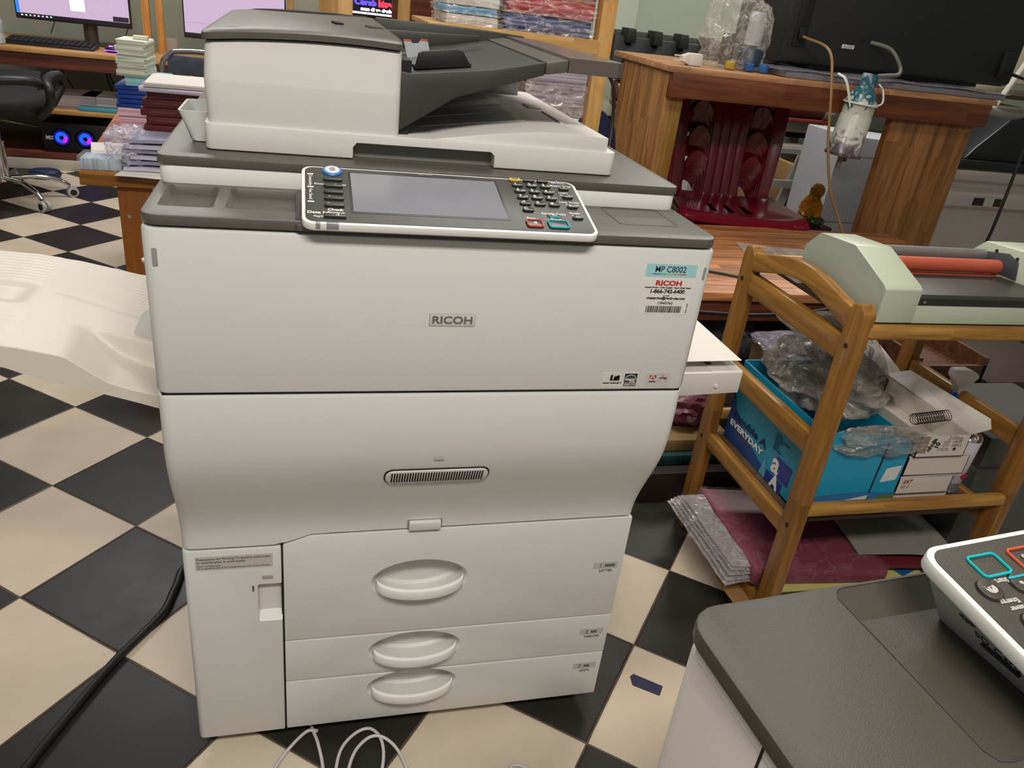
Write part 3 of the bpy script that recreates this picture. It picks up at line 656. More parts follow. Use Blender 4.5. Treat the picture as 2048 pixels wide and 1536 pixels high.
def surf(x, y):
    low = lerp_tab(ZT, x); hi = lerp_tab(PLT, x)
    wall = 0.196 + 0.012 * sst(-x / 0.13)
    wall_w = 0.009 + 0.018 * sst((0.13 + x) / 0.13)
    z = low + (max(hi, low) - low) * sst((y - (wall - wall_w)) / wall_w) if x > -0.137 else low + (max(hi, low) - low) * sst((y - 0.12) / 0.1)
    # long groove and the shallow hollow further out
    if -0.19 < x < 0.0:
        yc = 0.262 + (-x) * 0.24
        z -= 0.004 * max(0, 1 - abs(y - yc + 0.004) / 0.005) * sst((0.19 + x) / 0.02)
    z -= 0.006 * sst((-x - 0.205) / 0.03) * sst((0.325 - y) / 0.008) * sst((y - 0.235) / 0.03)
    if (x < -0.21 and (y > 0.33 or y < 0.2)) or (x > -0.09 and y > 0.32): z += 0.0008 * (0.5 + 0.5 * math.cos(2 * PI * y / 0.0135))
    z -= 0.006 * sst((y - 0.25) / 0.2) * 0.6
    return z
b = B(); xs = [-0.56 + 0.56 * k / 110 for k in range(111)]; ys = [0.1 + 0.36 * j / 200 for j in range(201)]
rings = []
for x in xs:
    ring_ = [(x, y, surf(x, y) - (0.0012 if j in (0, 200) else 0)) for j, y in enumerate(ys)]
    ring_ += [(x, 0.46, lerp_tab(ZB, x)), (x, 0.1, lerp_tab(ZB, x))]
    rings.append(ring_)
loft(b, rings); ot = obj('output_tray', b, plain('cream_plastic', 'd6cdbf', 0.45, bump=0.08, bscale=700, var=0.02), COP, smooth=28)
b = B()
tube(b, [(-0.055, 0.2800, 0.7595), (-0.09, 0.2885, 0.765), (-0.13, 0.298, 0.7715), (-0.182, 0.310, 0.7830)], 0.0026, 8, 4, flat=0.7); obj('paper_ridge', b, MATS['cream_plastic'], ot)
b = B(); prism(b, [(-0.066, 0.750), (-0.058, 0.7740), (-0.040, 0.7860), (-0.002, 0.7900), (-0.002, 0.740)], 0.212, 0.262, 'y', 0.003); obj('paper_stopper', b, WHITE, ot)
b = B(); loft(b, [[(-0.002, 0.50, z), (-0.085, 0.56, z + 0.004), (-0.120, 0.62, z + 0.006), (-0.108, 0.66, z + 0.006), (-0.03, 0.60, z)] for z in (0.728, 0.733)]); obj('side_flap', b, WHITE, COP)
# ---- bypass tray on the right
b = B(); prism(b, [(0.745, 0.585), (1.0500, 0.6010), (1.0500, 0.6480), (0.745, 0.6420)], 0.30, 0.60, 'y', 0.002); by = obj('bypass_tray', b, WHITE2, COP)
b = B(); prism(b, [(0.9815, 0.6468), (1.0500, 0.6482), (1.0500, 0.6492), (0.9815, 0.6476)], 0.303, 0.59, 'y', 0.0003); obj('tray_cover', b, WHITE2, by)
b = B(); SM = frame((0.9905, 0.335, 0.6492), (-0.12, 1, 0), (-1, -0.12, -0.01))
for k in range(6): plate(b, 0.0 + 0.017 * k, 0.015 + 0.017 * k, -0.007, 0.007, 0, 0.0006, 0.001, 0, SM)
obj('arrow_strip', b, plain('strip_grey', '3c3d3e', 0.5), by)
b = B(); lathe(b, [(0.0045, 0), (0.0045, 0.003), (0.003, 0.0045)], frame((0.995, 0.300, 0.6175), (1, 0, 0), (0, 0, 1)), 16); obj('screw', b, WHITE2, by)
b = B(); sheet(b, 0.215, 0.28, 0.0010, 0.0, 0, M=Matrix.Translation((0.832, 0.312, 0.6640)) @ Matrix.Rotation(R(-1.2), 4, 'Y')); obj('paper_sheet', b, PAPER, label='blank white paper sheet lying on the side tray right of the big copier', cat='paper')
# ------------------------------------------------------------------ second copier, lower right corner of the picture, seen from its right-hand side
FC = thing('desktop_copier', (0.75, -0.95, 0), 'grey topped white copier cut off by the lower right corner, with a memory card slot', 'copier')
YW = R(4.5); FO = Vector((0.434, -0.600, 0.92))
def FM_(z=0.0): return Matrix.Translation((FO.x, FO.y, FO.z + z)) @ Matrix.Rotation(YW, 4, 'Z') @ Matrix.Scale(-1, 4, (0, 1, 0))
def fob(name, bm, m, par=None, smooth=35, **kw):
    bm.transform(FM_()); bmesh.ops.reverse_faces(bm, faces=bm.faces); return obj(name, bm, m, par or FC, smooth=smooth, **kw)
FGW = plain('foreground_white', 'd9d3ca', 0.45, var=0.01)
FGD = plain('foreground_grey', '433f36', 0.42, bump=0.3, bscale=1200, var=0.03)
b = B(); plate(b, 0.004, 0.62, 0.004, 0.70, -0.915, -0.0240, 0.018, 0.002)
fob('body', b, FGW)
b = B(); box(b, 0.0035, 0.30, 0.098, 0.1000, -0.70, -0.018); fob('side_seam', b, VOID)
b = B(); plate(b, 0.0015, 0.0055, 0.108, 0.50, -0.60, -0.030, 0.001, 0.0); fob('side_door', b, plain('side_door_grey', 'c3c2bd', 0.5, var=0.01))
b = B(); plate(b, 0, 0.63, 0, 0.71, -0.0140, 0, (0.026, 0.012, 0.012, 0.012), 0.0022)
c = B(); loft(c, [[(p[0], p[1], z) for p in rrect(0.122, 0.60, ya, 0.152, 0.012, 4)] for z, ya in ((-0.0135, 0.009), (0.0, 0.003), (0.004, 0.002))])
plate(b, 0.001, 0.629, 0.001, 0.70, -0.0245, -0.0135, 0.024, 0.0) if False else None
b = cut(b, c); fob('deck', b, FGD)
b = B(); box(b, 0.004, 0.118, 0.02, 0.69, -0.0242, -0.0138); fob('deck_rim', b, RIM)
b = B()
rr_ = [(0.6, 0.002, 0.001), (0.122, 0.002, 0.001), (0.122, 0.152, 0.001), (0.6, 0.152, 0.001)]
loft(b, [[(0.122, 0.0035, -0.0010), (0.6, 0.0035, -0.0010), (0.6, 0.1515, -0.0010), (0.122, 0.1515, -0.0010)], [(0.124, 0.026, -0.0125), (0.6, 0.026, -0.0125), (0.6, 0.147, -0.0125), (0.124, 0.147, -0.0125)]], caps=False)
loft(b, [[(0.124, 0.026, -0.0125), (0.6, 0.026, -0.0125), (0.6, 0.147, -0.0125), (0.124, 0.147, -0.0125)], [(0.124, 0.026, -0.013), (0.6, 0.026, -0.013), (0.6, 0.147, -0.013), (0.124, 0.147, -0.013)]], caps=True)
bmesh.ops.recalc_face_normals(b, faces=b.faces)
fob('deck_recess', b, FGD)
b = B(); loft(b, [[(0.2000, 0.036, -0.0125), (0.60, 0.036, -0.0125), (0.60, 0.30, -0.0125), (0.2120, 0.30, -0.0125)], [(0.1720, 0.030, 0.0350), (0.60, 0.030, 0.0350), (0.60, 0.30, 0.003), (0.1850, 0.30, 0.003)]])
fob('panel_housing', b, plain('housing_white', 'bfc0bf', 0.5, var=0.01))
b = B(); tube(b, [(0.122, 0.012, 0.0002), (0.122, 0.142, 0.0002), (0.126, 0.150, 0.0002), (0.134, 0.152, 0.0002), (0.30, 0.152, 0.0002)], 0.0006, 5); fob('recess_outline', b, MATS['outline_dark'])  # thin dark line drawn along the rim of the recess
# panel: slab dropping slightly towards the viewer
TP = Matrix.Translation((0.165, 0.022, 0.043)) @ Matrix.Rotation(R(-7), 4, 'X') @ Matrix.Rotation(R(-2), 4, 'Z')
b = B(); plate(b, 0, 0.42, 0, 0.30, -0.007, 0.004, 0.016, 0.0015, TP); pb = fob('operation_panel', b, RIM)
b = B(); plate(b, 0.0045, 0.415, 0.0045, 0.295, 0.002, 0.0047, 0.0125, 0.0002, TP); fob('panel_face', b, FGD, pb)
def fring(x, y, wx, wy, m, nm):
    b = B(); tube(b, [TP @ Vector((p[0], p[1], 0.0056)) for p in rrect(x, x + wx, y, y + wy, 0.003, 4)], 0.0011, 6, closed=True); fob(nm, b, m, pb, smooth=60)
fring(0.029, 0.016, 0.026, 0.018, plain('bright_teal_ring', '14b4b8', 0.4), 'start_ring'); fring(0.068, 0.016, 0.021, 0.018, plain('bright_coral_ring', 'd2583f', 0.4), 'stop_ring')
ft = B()
def ftext(s, x, y, size, bold=0.0002, z=0.0051):
    # lettering reads for somebody standing on the far side of the machine
    me = tmesh(s, size, bold=bold); me.transform(Matrix.Translation(TP @ Vector((x, y, z))) @ Matrix.Rotation(R(0), 4, 'Z') @ Matrix.Scale(-1, 4, (1, 0, 0))); ft.from_mesh(me); D.meshes.remove(me)
for x, y in ((0.022, 0.044), (0.052, 0.044), (0.030, 0.074), (0.060, 0.074), (0.040, 0.105)):
    b = B(); lathe(b, [(0.0085, 0.004), (0.0085, 0.0066), (0.0075, 0.0072)], TP @ Matrix.Translation((x, y, 0)), 20); fob('round_button', b, FGD, pb, smooth=50)
    b = B(); lathe(b, [(0.0095, 0.0044), (0.0095, 0.0049)], TP @ Matrix.Translation((x, y, 0)), 20); fob('button_shadow_gap', b, VOID, pb, smooth=50)
b = B(); box(b, 0.044, 0.060, 0.0385, 0.0400, 0.0071, 0.0076, 0, M=TP); fob('teal_line', b, MATS['bright_teal_ring'], pb)
ftext('Start', 0.040, 0.0385 - 0.0000, 0.0060); ftext('Stop', 0.078, 0.0395, 0.0060)
ftext('o', 0.078, 0.025, 0.009, z=0.006); ftext('@', 0.022, 0.044, 0.009, 0.0005, 0.0073); ftext('%', 0.052, 0.0455, 0.008, 0.0005, 0.0073); ftext('#', 0.030, 0.074, 0.009, 0.0006, 0.0073); ftext('@', 0.060, 0.074, 0.009, 0.0005, 0.0073)
ftext('Energy', 0.0290, 0.0545, 0.0058); ftext('Saver', 0.0300, 0.0605, 0.0058); ftext('Sample', 0.059, 0.0560, 0.0056); ftext('Simple', 0.0380, 0.0850, 0.0056); ftext('Screen', 0.0400, 0.0910, 0.0056)
fob('panel_lettering', ft, plain('pale_grey_print', 'b9b6ae', 0.6, var=0), pb, smooth=180)
b = B(); SDM = Matrix.Translation((0.2065, 0, 0)) 
me = tmesh('SD Card', 0.0100, bold=0.0); me.transform(frame((0.1845, 0.090, 0.0130), (0.055, 1, 0), (-0.686, 0, 1)))
for v in me.vertices: v.co.x -= 0.0008
b.from_mesh(me); D.meshes.remove(me)
me = tmesh('<o>', 0.008, bold=0.0002); me.transform(frame((0.1835, 0.064, 0.0155), (0.055, 1, 0), (-0.686, 0, 1))); b.from_mesh(me); D.meshes.remove(me)
fob('card_lettering', b, plain('dark_print', '33343a', 0.6, var=0), pb, smooth=180)
b = B(); box(b, -0.015, 0.015, -0.0012, 0.0012, -0.001, 0.0016, 0.0008, M=frame((0.1908, 0.090, 0.0040), (0.055, 1, 0), (-0.686, 0, 1))); fob('card_slot', b, plain('slot_navy_black', '0e0f1c', 0.5), pb)
b = B(); box(b, 0.06, 0.0605, 0.0, 0.0, 0, 0) ; b.free()
for x, y, l_, a in ((0.145, 0.055, 0.0, 0),): pass

# ------------------------------------------------------------------ wooden trolley
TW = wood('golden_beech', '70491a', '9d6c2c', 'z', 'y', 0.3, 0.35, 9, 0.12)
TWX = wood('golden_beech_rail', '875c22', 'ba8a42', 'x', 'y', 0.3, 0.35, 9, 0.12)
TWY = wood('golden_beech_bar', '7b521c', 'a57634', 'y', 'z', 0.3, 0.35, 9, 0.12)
TR = thing('wooden_trolley', (1.49, 0.425, 0), 'golden wooden serving trolley with an arched end handle, right of the big copier', 'trolley')
for x in (1.205, 1.755):
    b = B(); prism(b, [(0.195, 0.0), (0.243, 0.0), (0.248, 0.80), (0.240, 0.828), (0.215, 0.833), (0.200, 0.815)], x, x + 0.030, 'x', 0.005, 2)
    po = obj('post', b, TW, TR)
    b = B(); prism(b, [(0.610, 0.0), (0.658, 0.0), (0.655, 0.79), (0.648, 0.812), (0.625, 0.818), (0.607, 0.80)], x, x + 0.030, 'x', 0.005, 2); obj('post', b, TW, TR)
    b = B(); n_ = 20; up = []; lo = []
    for k in range(n_ + 1):
        t = k / n_; y = 0.225 + t * 0.405; a = math.sin(PI * t) ** 1.6
        up.append((y, 0.815 - 0.012 * t + 0.034 * a)); lo.append((y, 0.768 - 0.010 * t + 0.040 * a))
    prism(b, up + lo[::-1], x + 0.004, x + 0.027, 'x', 0.004, 2); obj('arched_handle', b, TWY, TR)
    for z0, z1 in ((0.705, 0.755), (0.482, 0.530), (0.275, 0.315), (0.045, 0.085)):
        b = B(); box(b, x + 0.005, x + 0.027, 0.235, 0.625, z0, z1, 0.003); obj('end_bar', b, TWY, TR)
for y in (0.21, 0.632):
    for z in (0.765, 0.345, 0.075):
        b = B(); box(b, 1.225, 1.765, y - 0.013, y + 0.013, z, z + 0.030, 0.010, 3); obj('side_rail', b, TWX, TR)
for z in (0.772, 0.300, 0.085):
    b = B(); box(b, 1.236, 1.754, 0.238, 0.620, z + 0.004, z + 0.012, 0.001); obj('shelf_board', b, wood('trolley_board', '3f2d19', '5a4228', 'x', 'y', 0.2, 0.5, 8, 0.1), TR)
for y, z in ((0.222, 0.745), (0.218, 0.315), (0.632, 0.735), (0.632, 0.295), (0.632, 0.06)):
    b = B(); lathe(b, [(0.0052, 0), (0.0052, 0.001)], frame((1.2045, y, z), (0, -1, 0), (0, 0, 1)), 14); obj('screw_head', b, plain('screw_dark', '2b2117', 0.4, metal=0.5), TR)

# ------------------------------------------------------------------ laminator on the trolley
LM = thing('laminator', (1.53, 0.35, 0.796), 'pale mint green roll laminator with orange rollers, on top of the trolley', 'laminator')
MINT = plain('pale_mint_metal', 'b5bda5', 0.35, var=0.02)
MINT2 = plain('grey_mint_metal', 'a3aa9b', 0.4, var=0.02)
LP_ = [(0.213, 0.797), (0.486, 0.797), (0.486, 0.868), (0.447, 0.905), (0.332, 0.914), (0.222, 0.872), (0.213, 0.865)]
b = B(); prism(b, LP_, 1.245, 1.330, 'x', 0.003, 2); obj('end_cover', b, MINT, LM)
b = B(); prism(b, [(y * .985 + .005, z if z > .8 else .7985) for y, z in LP_], 1.2438, 1.2452, 'x'); obj('end_plate', b, MINT2, LM)
b = B(); prism(b, [(p[0], p[1]) for p in LP_], 1.678, 1.80, 'x', 0.003, 2); obj('end_cover', b, MINT, LM)
b = B(); prism(b, [(0.335, 0.85), (0.345, 0.888), (0.375, 0.898), (0.455, 0.880), (0.455, 0.862), (0.40, 0.850)], 1.6755, 1.6785, 'x', 0.004, 2); obj('bearing_recess', b, plain('dark_steel_recess', '3f444a', 0.4), LM)
b = B(); box(b, 1.328, 1.680, 0.213, 0.480, 0.797, 0.833, 0.002); obj('base', b, MINT, LM)
b = B(); prism(b, [(0.2165, 0.833), (0.2165, 0.848), (0.225, 0.853), (0.375, 0.845), (0.375, 0.833)], 1.330, 1.678, 'x', 0.001); obj('feed_table', b, plain('feed_table_black', '26241f', 0.45, var=0.1), LM)
for y, z, r_, m_, nm in ((0.392, 0.862, 0.0155, plain('orange_silicone', 'b5533a', 0.45, var=0.05), 'hot_roller'), (0.392, 0.829, 0.0155, MATS['orange_silicone'], 'hot_roller'), (0.440, 0.874, 0.0130, plain('grey_roller', '6f6a67', 0.4), 'film_roller')):
    b = B(); cyl(b, (1.331, y, z), (1.6755, y, z), r_, 24); obj(nm, b, m_, LM, smooth=50)
for y, z in ((0.352, 0.893), (0.41, 0.893), (0.335, 0.84)):
    b = B(); lathe(b, [(0.004, 0), (0.004, 0.002)], frame((1.6782 if y != 0.392 else 1.6755, y, z), (0, -1, 0), (0, 0, 1)), 12); obj('screw_head', b, BLACK, LM)
b = B(); lathe(b, [(0.003, 0), (0.003, 0.001)], frame((1.345, 0.2165, 0.8405), *FRONT), 10); obj('screw_head', b, plain('bright_screw', '77777a', 0.3), LM)
for x in (1.27, 1.745):
    for y in (0.235, 0.46):
        b = B(); cyl(b, (x, y, 0.784), (x, y, 0.798), 0.010, 12); obj('rubber_foot', b, BLACK, LM)

# ------------------------------------------------------------------ things on the trolley's middle shelf (top of board 0.342)
CB = plain('carton_cyan', '168fb0', 0.4, var=0.10, scale=6)
BX = thing('paper_carton', (1.375, 0.40, 0.312), 'open bright blue copy paper carton on the middle trolley shelf', 'carton')
X0, X1, Y0, Y1, Z0, Z1 = 1.252, 1.492, 0.250, 0.605, 0.3125, 0.530
b = B(); t = 0.004
box(b, X0, X1, Y0, Y1, Z0, Z0 + t); box(b, X0, X0 + t, Y0, Y1, Z0, Z1); box(b, X1 - t, X1, Y0, Y1, Z0, Z1 - 0.03)
prism(b, [(X0, Z0), (X1, Z0), (X1, Z1 - 0.035), (X1 - .05, Z1 - .02), (X0, Z1)], Y0, Y0 + t, 'y'); box(b, X0, X1, Y1 - t, Y1, Z0, Z1)
obj('carton', b, CB, BX)
b = B(); prism(b, [(X0 + 0.001, Z0 + 0.001), (X1 - 0.001, Z0 + 0.001), (X1 - 0.001, Z0 + 0.052), (1.40, Z0 + 0.058), (X0 + 0.001, Z0 + 0.050)], Y0 - 0.0006, Y0 + 0.001, 'y'); obj('printed_band', b, plain('band_blue', '1f6aa0', 0.4, var=0.2, scale=20), BX)
b = B(); prism(b, [(1.415, Z0 + 0.002), (X1 - 0.002, Z0 + 0.002), (X1 - 0.002, Z0 + 0.050), (1.45, Z0 + 0.044), (1.428, Z0 + 0.028)], Y0 - 0.0012, Y0, 'y'); obj('printed_leaves', b, plain('leaf_green', '3c6a34', 0.5, var=0.4, scale=60), BX)
b = B(); prism(b, [(1.345, Z0 + 0.006), (1.412, Z0 + 0.006), (1.418, Z0 + 0.048), (1.352, Z0 + 0.036)], Y0 - 0.0016, Y0 - 0.001, 'y'); obj('shipping_label', b, plain('label_white', 'c9cbc9', 0.6), BX)
b = B(); prism(b, [(1.438, Z0 + 0.082), (1.478, Z0 + 0.088), (1.482, Z0 + 0.125), (1.444, Z0 + 0.118)], Y0 - 0.0012, Y0, 'y'); obj('shipping_label', b, MATS['label_white'], BX)
b = B(); prism(b, [(1.4180, Z0 + 0.055), (1.4215, Z0 + 0.055), (1.4270, Z1 - 0.03), (1.4225, Z1 - 0.03)], Y0 - 0.0009, Y0, 'y'); obj('flap_gap', b, VOID, BX)
b = B(); text(b, 'o', (1.292, Y0 - 0.001, Z0 + 0.014), 0.022, bold=0.001); text(b, 'A', (1.318, Y0 - 0.001, Z0 + 0.012), 0.02, bold=0.001); obj('band_lettering', b, WINK, BX, smooth=180)
# printed long side, seen through the trolley's end frame; reads from far post towards near post
SX = X0 - 0.0006; XD = (0, -1, 0); YD = (0, 0, 1)
b = B(); prism(b, [(Y1 - 0.001, Z0 + 0.001), (Y1 - 0.001, Z0 + 0.13), (Y1 - 0.03, Z0 + 0.085), (Y1 - 0.11, Z0 + 0.045), (Y1 - 0.21, Z0 + 0.015), (Y1 - 0.21, Z0 + 0.001)], SX, SX + 0.001, 'x'); obj('printed_mountain', b, plain('deep_blue_print', '17407c', 0.4, var=0.5, scale=12), BX)
b = B(); prism(b, [(0.425, Z0 + 0.002), (0.412, Z0 + 0.050), (0.395, Z0 + 0.002)], SX - 0.0006, SX, 'x'); obj('printed_peak', b, plain('pale_blue_print', '5c9cb8', 0.4, var=0.3, scale=30), BX)
b = B(); box(b, SX - 0.0006, SX, 0.312, 0.372, 0.345, 0.392); box(b, SX - 0.0006, SX, 0.330, 0.398, 0.314, 0.340); obj('printed_square', b, plain('logo_blue_print', '1b2f86', 0.4), BX)
b = B(); text(b, 'a', (SX - 0.001, 0.370, 0.371), 0.070, XD, YD, bold=0.002); obj('carton_letter', b, WINK, BX, smooth=180); b = B(); text(b, 'A', (SX - 0.001, 0.358, 0.328), 0.044, XD, YD, bold=0.002)
obj('carton_letter', b, WINK, BX, smooth=180); b = B(); text(b, 'EVERYDAY', (SX - 0.001, 0.510, 0.363), 0.021, XD, YD, w=0.160, bold=0.0008)
obj('carton_lettering', b, WINK, BX, smooth=180)
b = B(); text(b, 'Double A', (SX - 0.001, 0.505, 0.388), 0.027, XD, YD, w=0.160, bold=0.0008)
obj('carton_lettering', b, plain('navy_print', '14225c', 0.5, var=0), BX, smooth=180); b = B()
for k in range(6): text(b, ('Double A', 'Great Smooth Paper', 'Whiteness', 'Opacity', 'Superior', 'Performance')[k], (SX - 0.001, 0.400, 0.440 - k * 0.0075), 0.0070, XD, YD, align='LEFT', bold=0.0001)
obj('carton_lettering', b, plain('navy_print', '14225c', 0.5, var=0), BX, smooth=180)
# crumpled grey plastic bag spilling out of the carton
b = B(); lump(b, (1.385, 0.47, 0.555), (0.120, 0.15, 0.070), 0.30, 1.5, 5, 5); lump(b, (1.400, 0.255, 0.500), (0.115, 0.030, 0.032), 0.35, 1.8, 9, 5)
sheet(b, 0.27, 0.25, 0.0008, 0.045, 5, nx=34, ny=30, freq=9, M=Matrix.Translation((1.33, 0.40, 0.56)) @ Matrix.Rotation(R(24), 4, 'X') @ Matrix.Rotation(R(8), 4, 'Y'))
obj('plastic_bag', b, film('grey_film', 'a39c90', 0.36, 0.25, 30, 0.2, 0.35), label='crumpled grey plastic bag spilling out of the blue carton', cat='bag')
# white comb ring boxes
CARD = plain('white_card', 'c9c1b4', 0.6, var=0.05); CARDI = plain('inner_card', '8a7a66', 0.7, var=0.05)
def ringbox(x0, x1, y0, y1, z0, h, yaw, lab, lid=False, top=True):
    r_ = thing('ring_box', ((x0 + x1) / 2, (y0 + y1) / 2, z0), lab, 'box', 'white binding ring boxes stacked beside the blue carton')
    b = B(); t = 0.002
    box(b, x0, x1, y0, y1, z0, z0 + t); box(b, x0, x1, y0, y0 + t, z0, z0 + h); box(b, x0, x1, y1 - t, y1, z0, z0 + h); box(b, x0, x0 + t, y0, y1, z0, z0 + h); box(b, x1 - t, x1, y0, y1, z0, z0 + h)
    obj('tray', b, CARD, r_)
    b = B(); box(b, x0 + 0.012, x0 + 0.05, y0 - 0.0012, y0 - 0.0002, z0 + 0.004, z0 + h - 0.003); bt_ = b
    if top:
        bt_.free(); b = B(); sheet(b, x1 - x0, y1 - y0, 0.002, 0.003, x0 * 10, M=Matrix.Translation((x0, y0, z0 + h + 0.001))); obj('lid', b, CARD, r_)
    else: bt_.free()
    return r_
rb = [ringbox(1.500, 1.655, 0.262, 0.56, 0.3125, 0.037, 0, 'white ring box at the bottom of the stack beside the blue carton'),
      ringbox(1.497, 1.645, 0.255, 0.555, 0.354, 0.045, 0, 'white ring box with red handwriting, second from bottom of the stack'),
      ringbox(1.500, 1.668, 0.256, 0.56, 0.404, 0.049, 0, 'white ring box directly under the open one, third up the stack'),
      ringbox(1.506, 1.640, 0.250, 0.55, 0.457, 0.056, 0, 'open white ring box marked 21Ring on top of the stack', top=False)]
for r_, a in zip(rb, (0.03, 0.06, 0.05, 0.10)): pass
b = B(); Y = 0.2495
text(b, '21Ring', (1.600, Y, 0.506), 0.0150, w=0.040, bold=0.0001); text(b, 'SIZE  10MM', (1.595, Y, 0.4955), 0.0095, w=0.048); text(b, 'QTY  100PCS', (1.597, Y, 0.4865), 0.0095, w=0.052)
text(b, 'COLOR', (1.575, Y, 0.4770), 0.0095, w=0.030); obj('box_lettering', b, plain('soft_grey_print', '7c776f', 0.6), rb[3], smooth=180)
b = B(); lathe(b, [(0.0040, 0), (0.0040, 0.0005)], frame((1.607, Y, 0.4775), *FRONT), 14); obj('colour_dot', b, INK, rb[3]); b = B(); text(b, 'nhuja', (1.540, Y - 0.0004, 0.490), 0.016, (0.3, 0, 1), (-1, 0, 0.3), bold=0.0005); obj('handwriting', b, INK, rb[3], smooth=180)
b = B(); text(b, '10', (1.556, Y - 0.0004, 0.488), 0.016, (0.3, 0, 1), (-1, 0, 0.3), bold=0.0006); obj('handwriting', b, INK, rb[3], smooth=180)
b = B(); text(b, 'SAT', (1.520, 0.2545, 0.388), 0.014, shear=0.3, bold=0.0003); text(b, '11 1', (1.517, 0.2545, 0.374), 0.012, shear=0.3, bold=0.0003); obj('handwriting', b, plain('marker_red', '8e3434', 0.6), rb[1], smooth=180)
b = B(); text(b, 'vcr', (1.632, 0.2615, 0.360), 0.012, shear=0.3, bold=0.0003); obj('handwriting', b, MATS['marker_red'], rb[0], smooth=180)
b = B(); box(b, 1.508, 1.530, 0.2492, 0.2502, 0.469, 0.512); obj('torn_patch', b, CARDI, rb[3])
b = B(); LMx = Matrix.Translation((1.515, 0.55, 0.513)) @ Matrix.Rotation(R(17), 4, 'X')
sheet(b, 0.175, 0.16, 0.002, 0.003, 4, M=LMx); obj('raised_flap', b, CARD, rb[3])
b = B(); loft(b, [[(1.640, 0.252, 0.512), (1.715, 0.272, 0.512), (1.735, 0.30, 0.522), (1.70, 0.54, 0.53), (1.640, 0.55, 0.515)], [(1.640, 0.252, 0.514), (1.715, 0.272, 0.514), (1.735, 0.30, 0.524), (1.70, 0.54, 0.532), (1.640, 0.55, 0.517)]]); obj('side_flap', b, CARD, rb[3])
WIRE = plain('black_wire', '161616', 0.3, metal=0.4)
for q, (x, y, z, a, n_, lab) in enumerate([(1.515, 0.300, 0.5275, 8, 15, 'black double loop wire binding comb lying in the open ring box'), (1.490, 0.400, 0.5525, 45, 9, 'bunch of black wire loops resting on the plastic bag')]):
    b = B(); Mx = Matrix.Translation((x, y, z)) @ Matrix.Rotation(R(a), 4, 'Z')
    path = []
    for k in range(n_ * 8 + 1):
        t = k / 8; u = t * 0.0075; ph = (k % 8) / 8 * 2 * PI
        path.append(Mx @ Vector((u + 0.0026 * math.sin(ph * 2), 0.0125 * math.cos(ph), 0.0125 * math.sin(ph))))
    tube(b, path, 0.0009, 5, 2)
    obj('wire_comb', b, WIRE if q == 0 else plain('silver_black_wire', '4a4a4a', 0.2, metal=0.8), label=lab, cat='binding comb')
# lacquer spray can leaning behind the boxes
SC = thing('spray_can', (1.735, 0.300, 0.3130), 'white aerosol can with a red diamond mark, leaning right of the ring boxes', 'spray can')
cm = Matrix.Translation((1.722, 0.335, 0.3165)) @ Matrix.Rotation(R(-3), 4, 'Y') @ Matrix.Rotation(R(6), 4, 'X')
b = B(); lathe(b, [(0.030, 0), (0.0325, 0.003), (0.0325, 0.148), (0.030, 0.154)], cm, 28); obj('can', b, plain('can_white', 'c4c3cc', 0.3, var=0.05), SC, smooth=40)
b = B(); lathe(b, [(0.0325, 0.154), (0.031, 0.156), (0.022, 0.167), (0.012, 0.169), (0.011, 0.176)], cm, 28); obj('can_dome', b, CHROME, SC, smooth=50)
FR = cm @ frame((0, -0.0330, 0), *FRONT)
b = B(); prism(b, [(-0.004, 0.052), (0.008, 0.063), (0.020, 0.052), (0.008, 0.041)], -0.0014, 0.001, 'z', M=cm @ Matrix.Translation((0, -0.0322, 0)) @ Matrix.Rotation(PI / 2, 4, 'X')); obj('hazard_diamond', b, plain('hazard_red', 'a01c2a', 0.5), SC)
b = B()
for k in range(11): a = R(-118 + k * 4.2); box(b, 0.0326 * math.cos(a) - 0.0006, 0.0326 * math.cos(a) + 0.0006, 0.0328 * math.sin(a) - 0.0004, 0.0328 * math.sin(a) + 0.0003, 0.006, 0.030, M=cm)
obj('barcode', b, GREYINK, SC)
# trigger spray bottle
SB = thing('spray_bottle', (1.770, 0.44, 0.312), 'spray bottle with a white trigger head and blue neck, far end of the shelf', 'spray bottle')
bm_ = Matrix.Translation((1.768, 0.44, 0.3125)) @ Matrix.Diagonal((1, 1, 1.12, 1))
b = B(); lathe(b, [(0.030, 0), (0.033, 0.004), (0.033, 0.10), (0.028, 0.13), (0.015, 0.155), (0.013, 0.165)], bm_, 24); obj('bottle', b, plain('dark_blue_liquid', '16202f', 0.25), SB, smooth=50)
b = B(); lathe(b, [(0.016, 0.162), (0.0165, 0.184), (0.013, 0.188)], bm_, 20); obj('collar', b, plain('royal_blue_plastic', '1c2f78', 0.4), SB, smooth=50)
b = B(); loft(b, [[(x + 0.0, y, z) for x, y, z in ((cx - hw, -0.013, 0), (cx + hw, -0.013, 0), (cx + hw, 0.013, 0), (cx - hw, 0.013, 0)) for z in (zz,)] for zz, cx, hw in ((0.186, 0.0, 0.013), (0.200, -0.003, 0.016), (0.214, -0.004, 0.026), (0.226, -0.004, 0.038), (0.236, -0.010, 0.034), (0.244, -0.020, 0.020))], bm_); bev(b, 0.003, 2)
obj('trigger_head', b, plain('trigger_white', 'cfc9be', 0.4), SB, smooth=50)
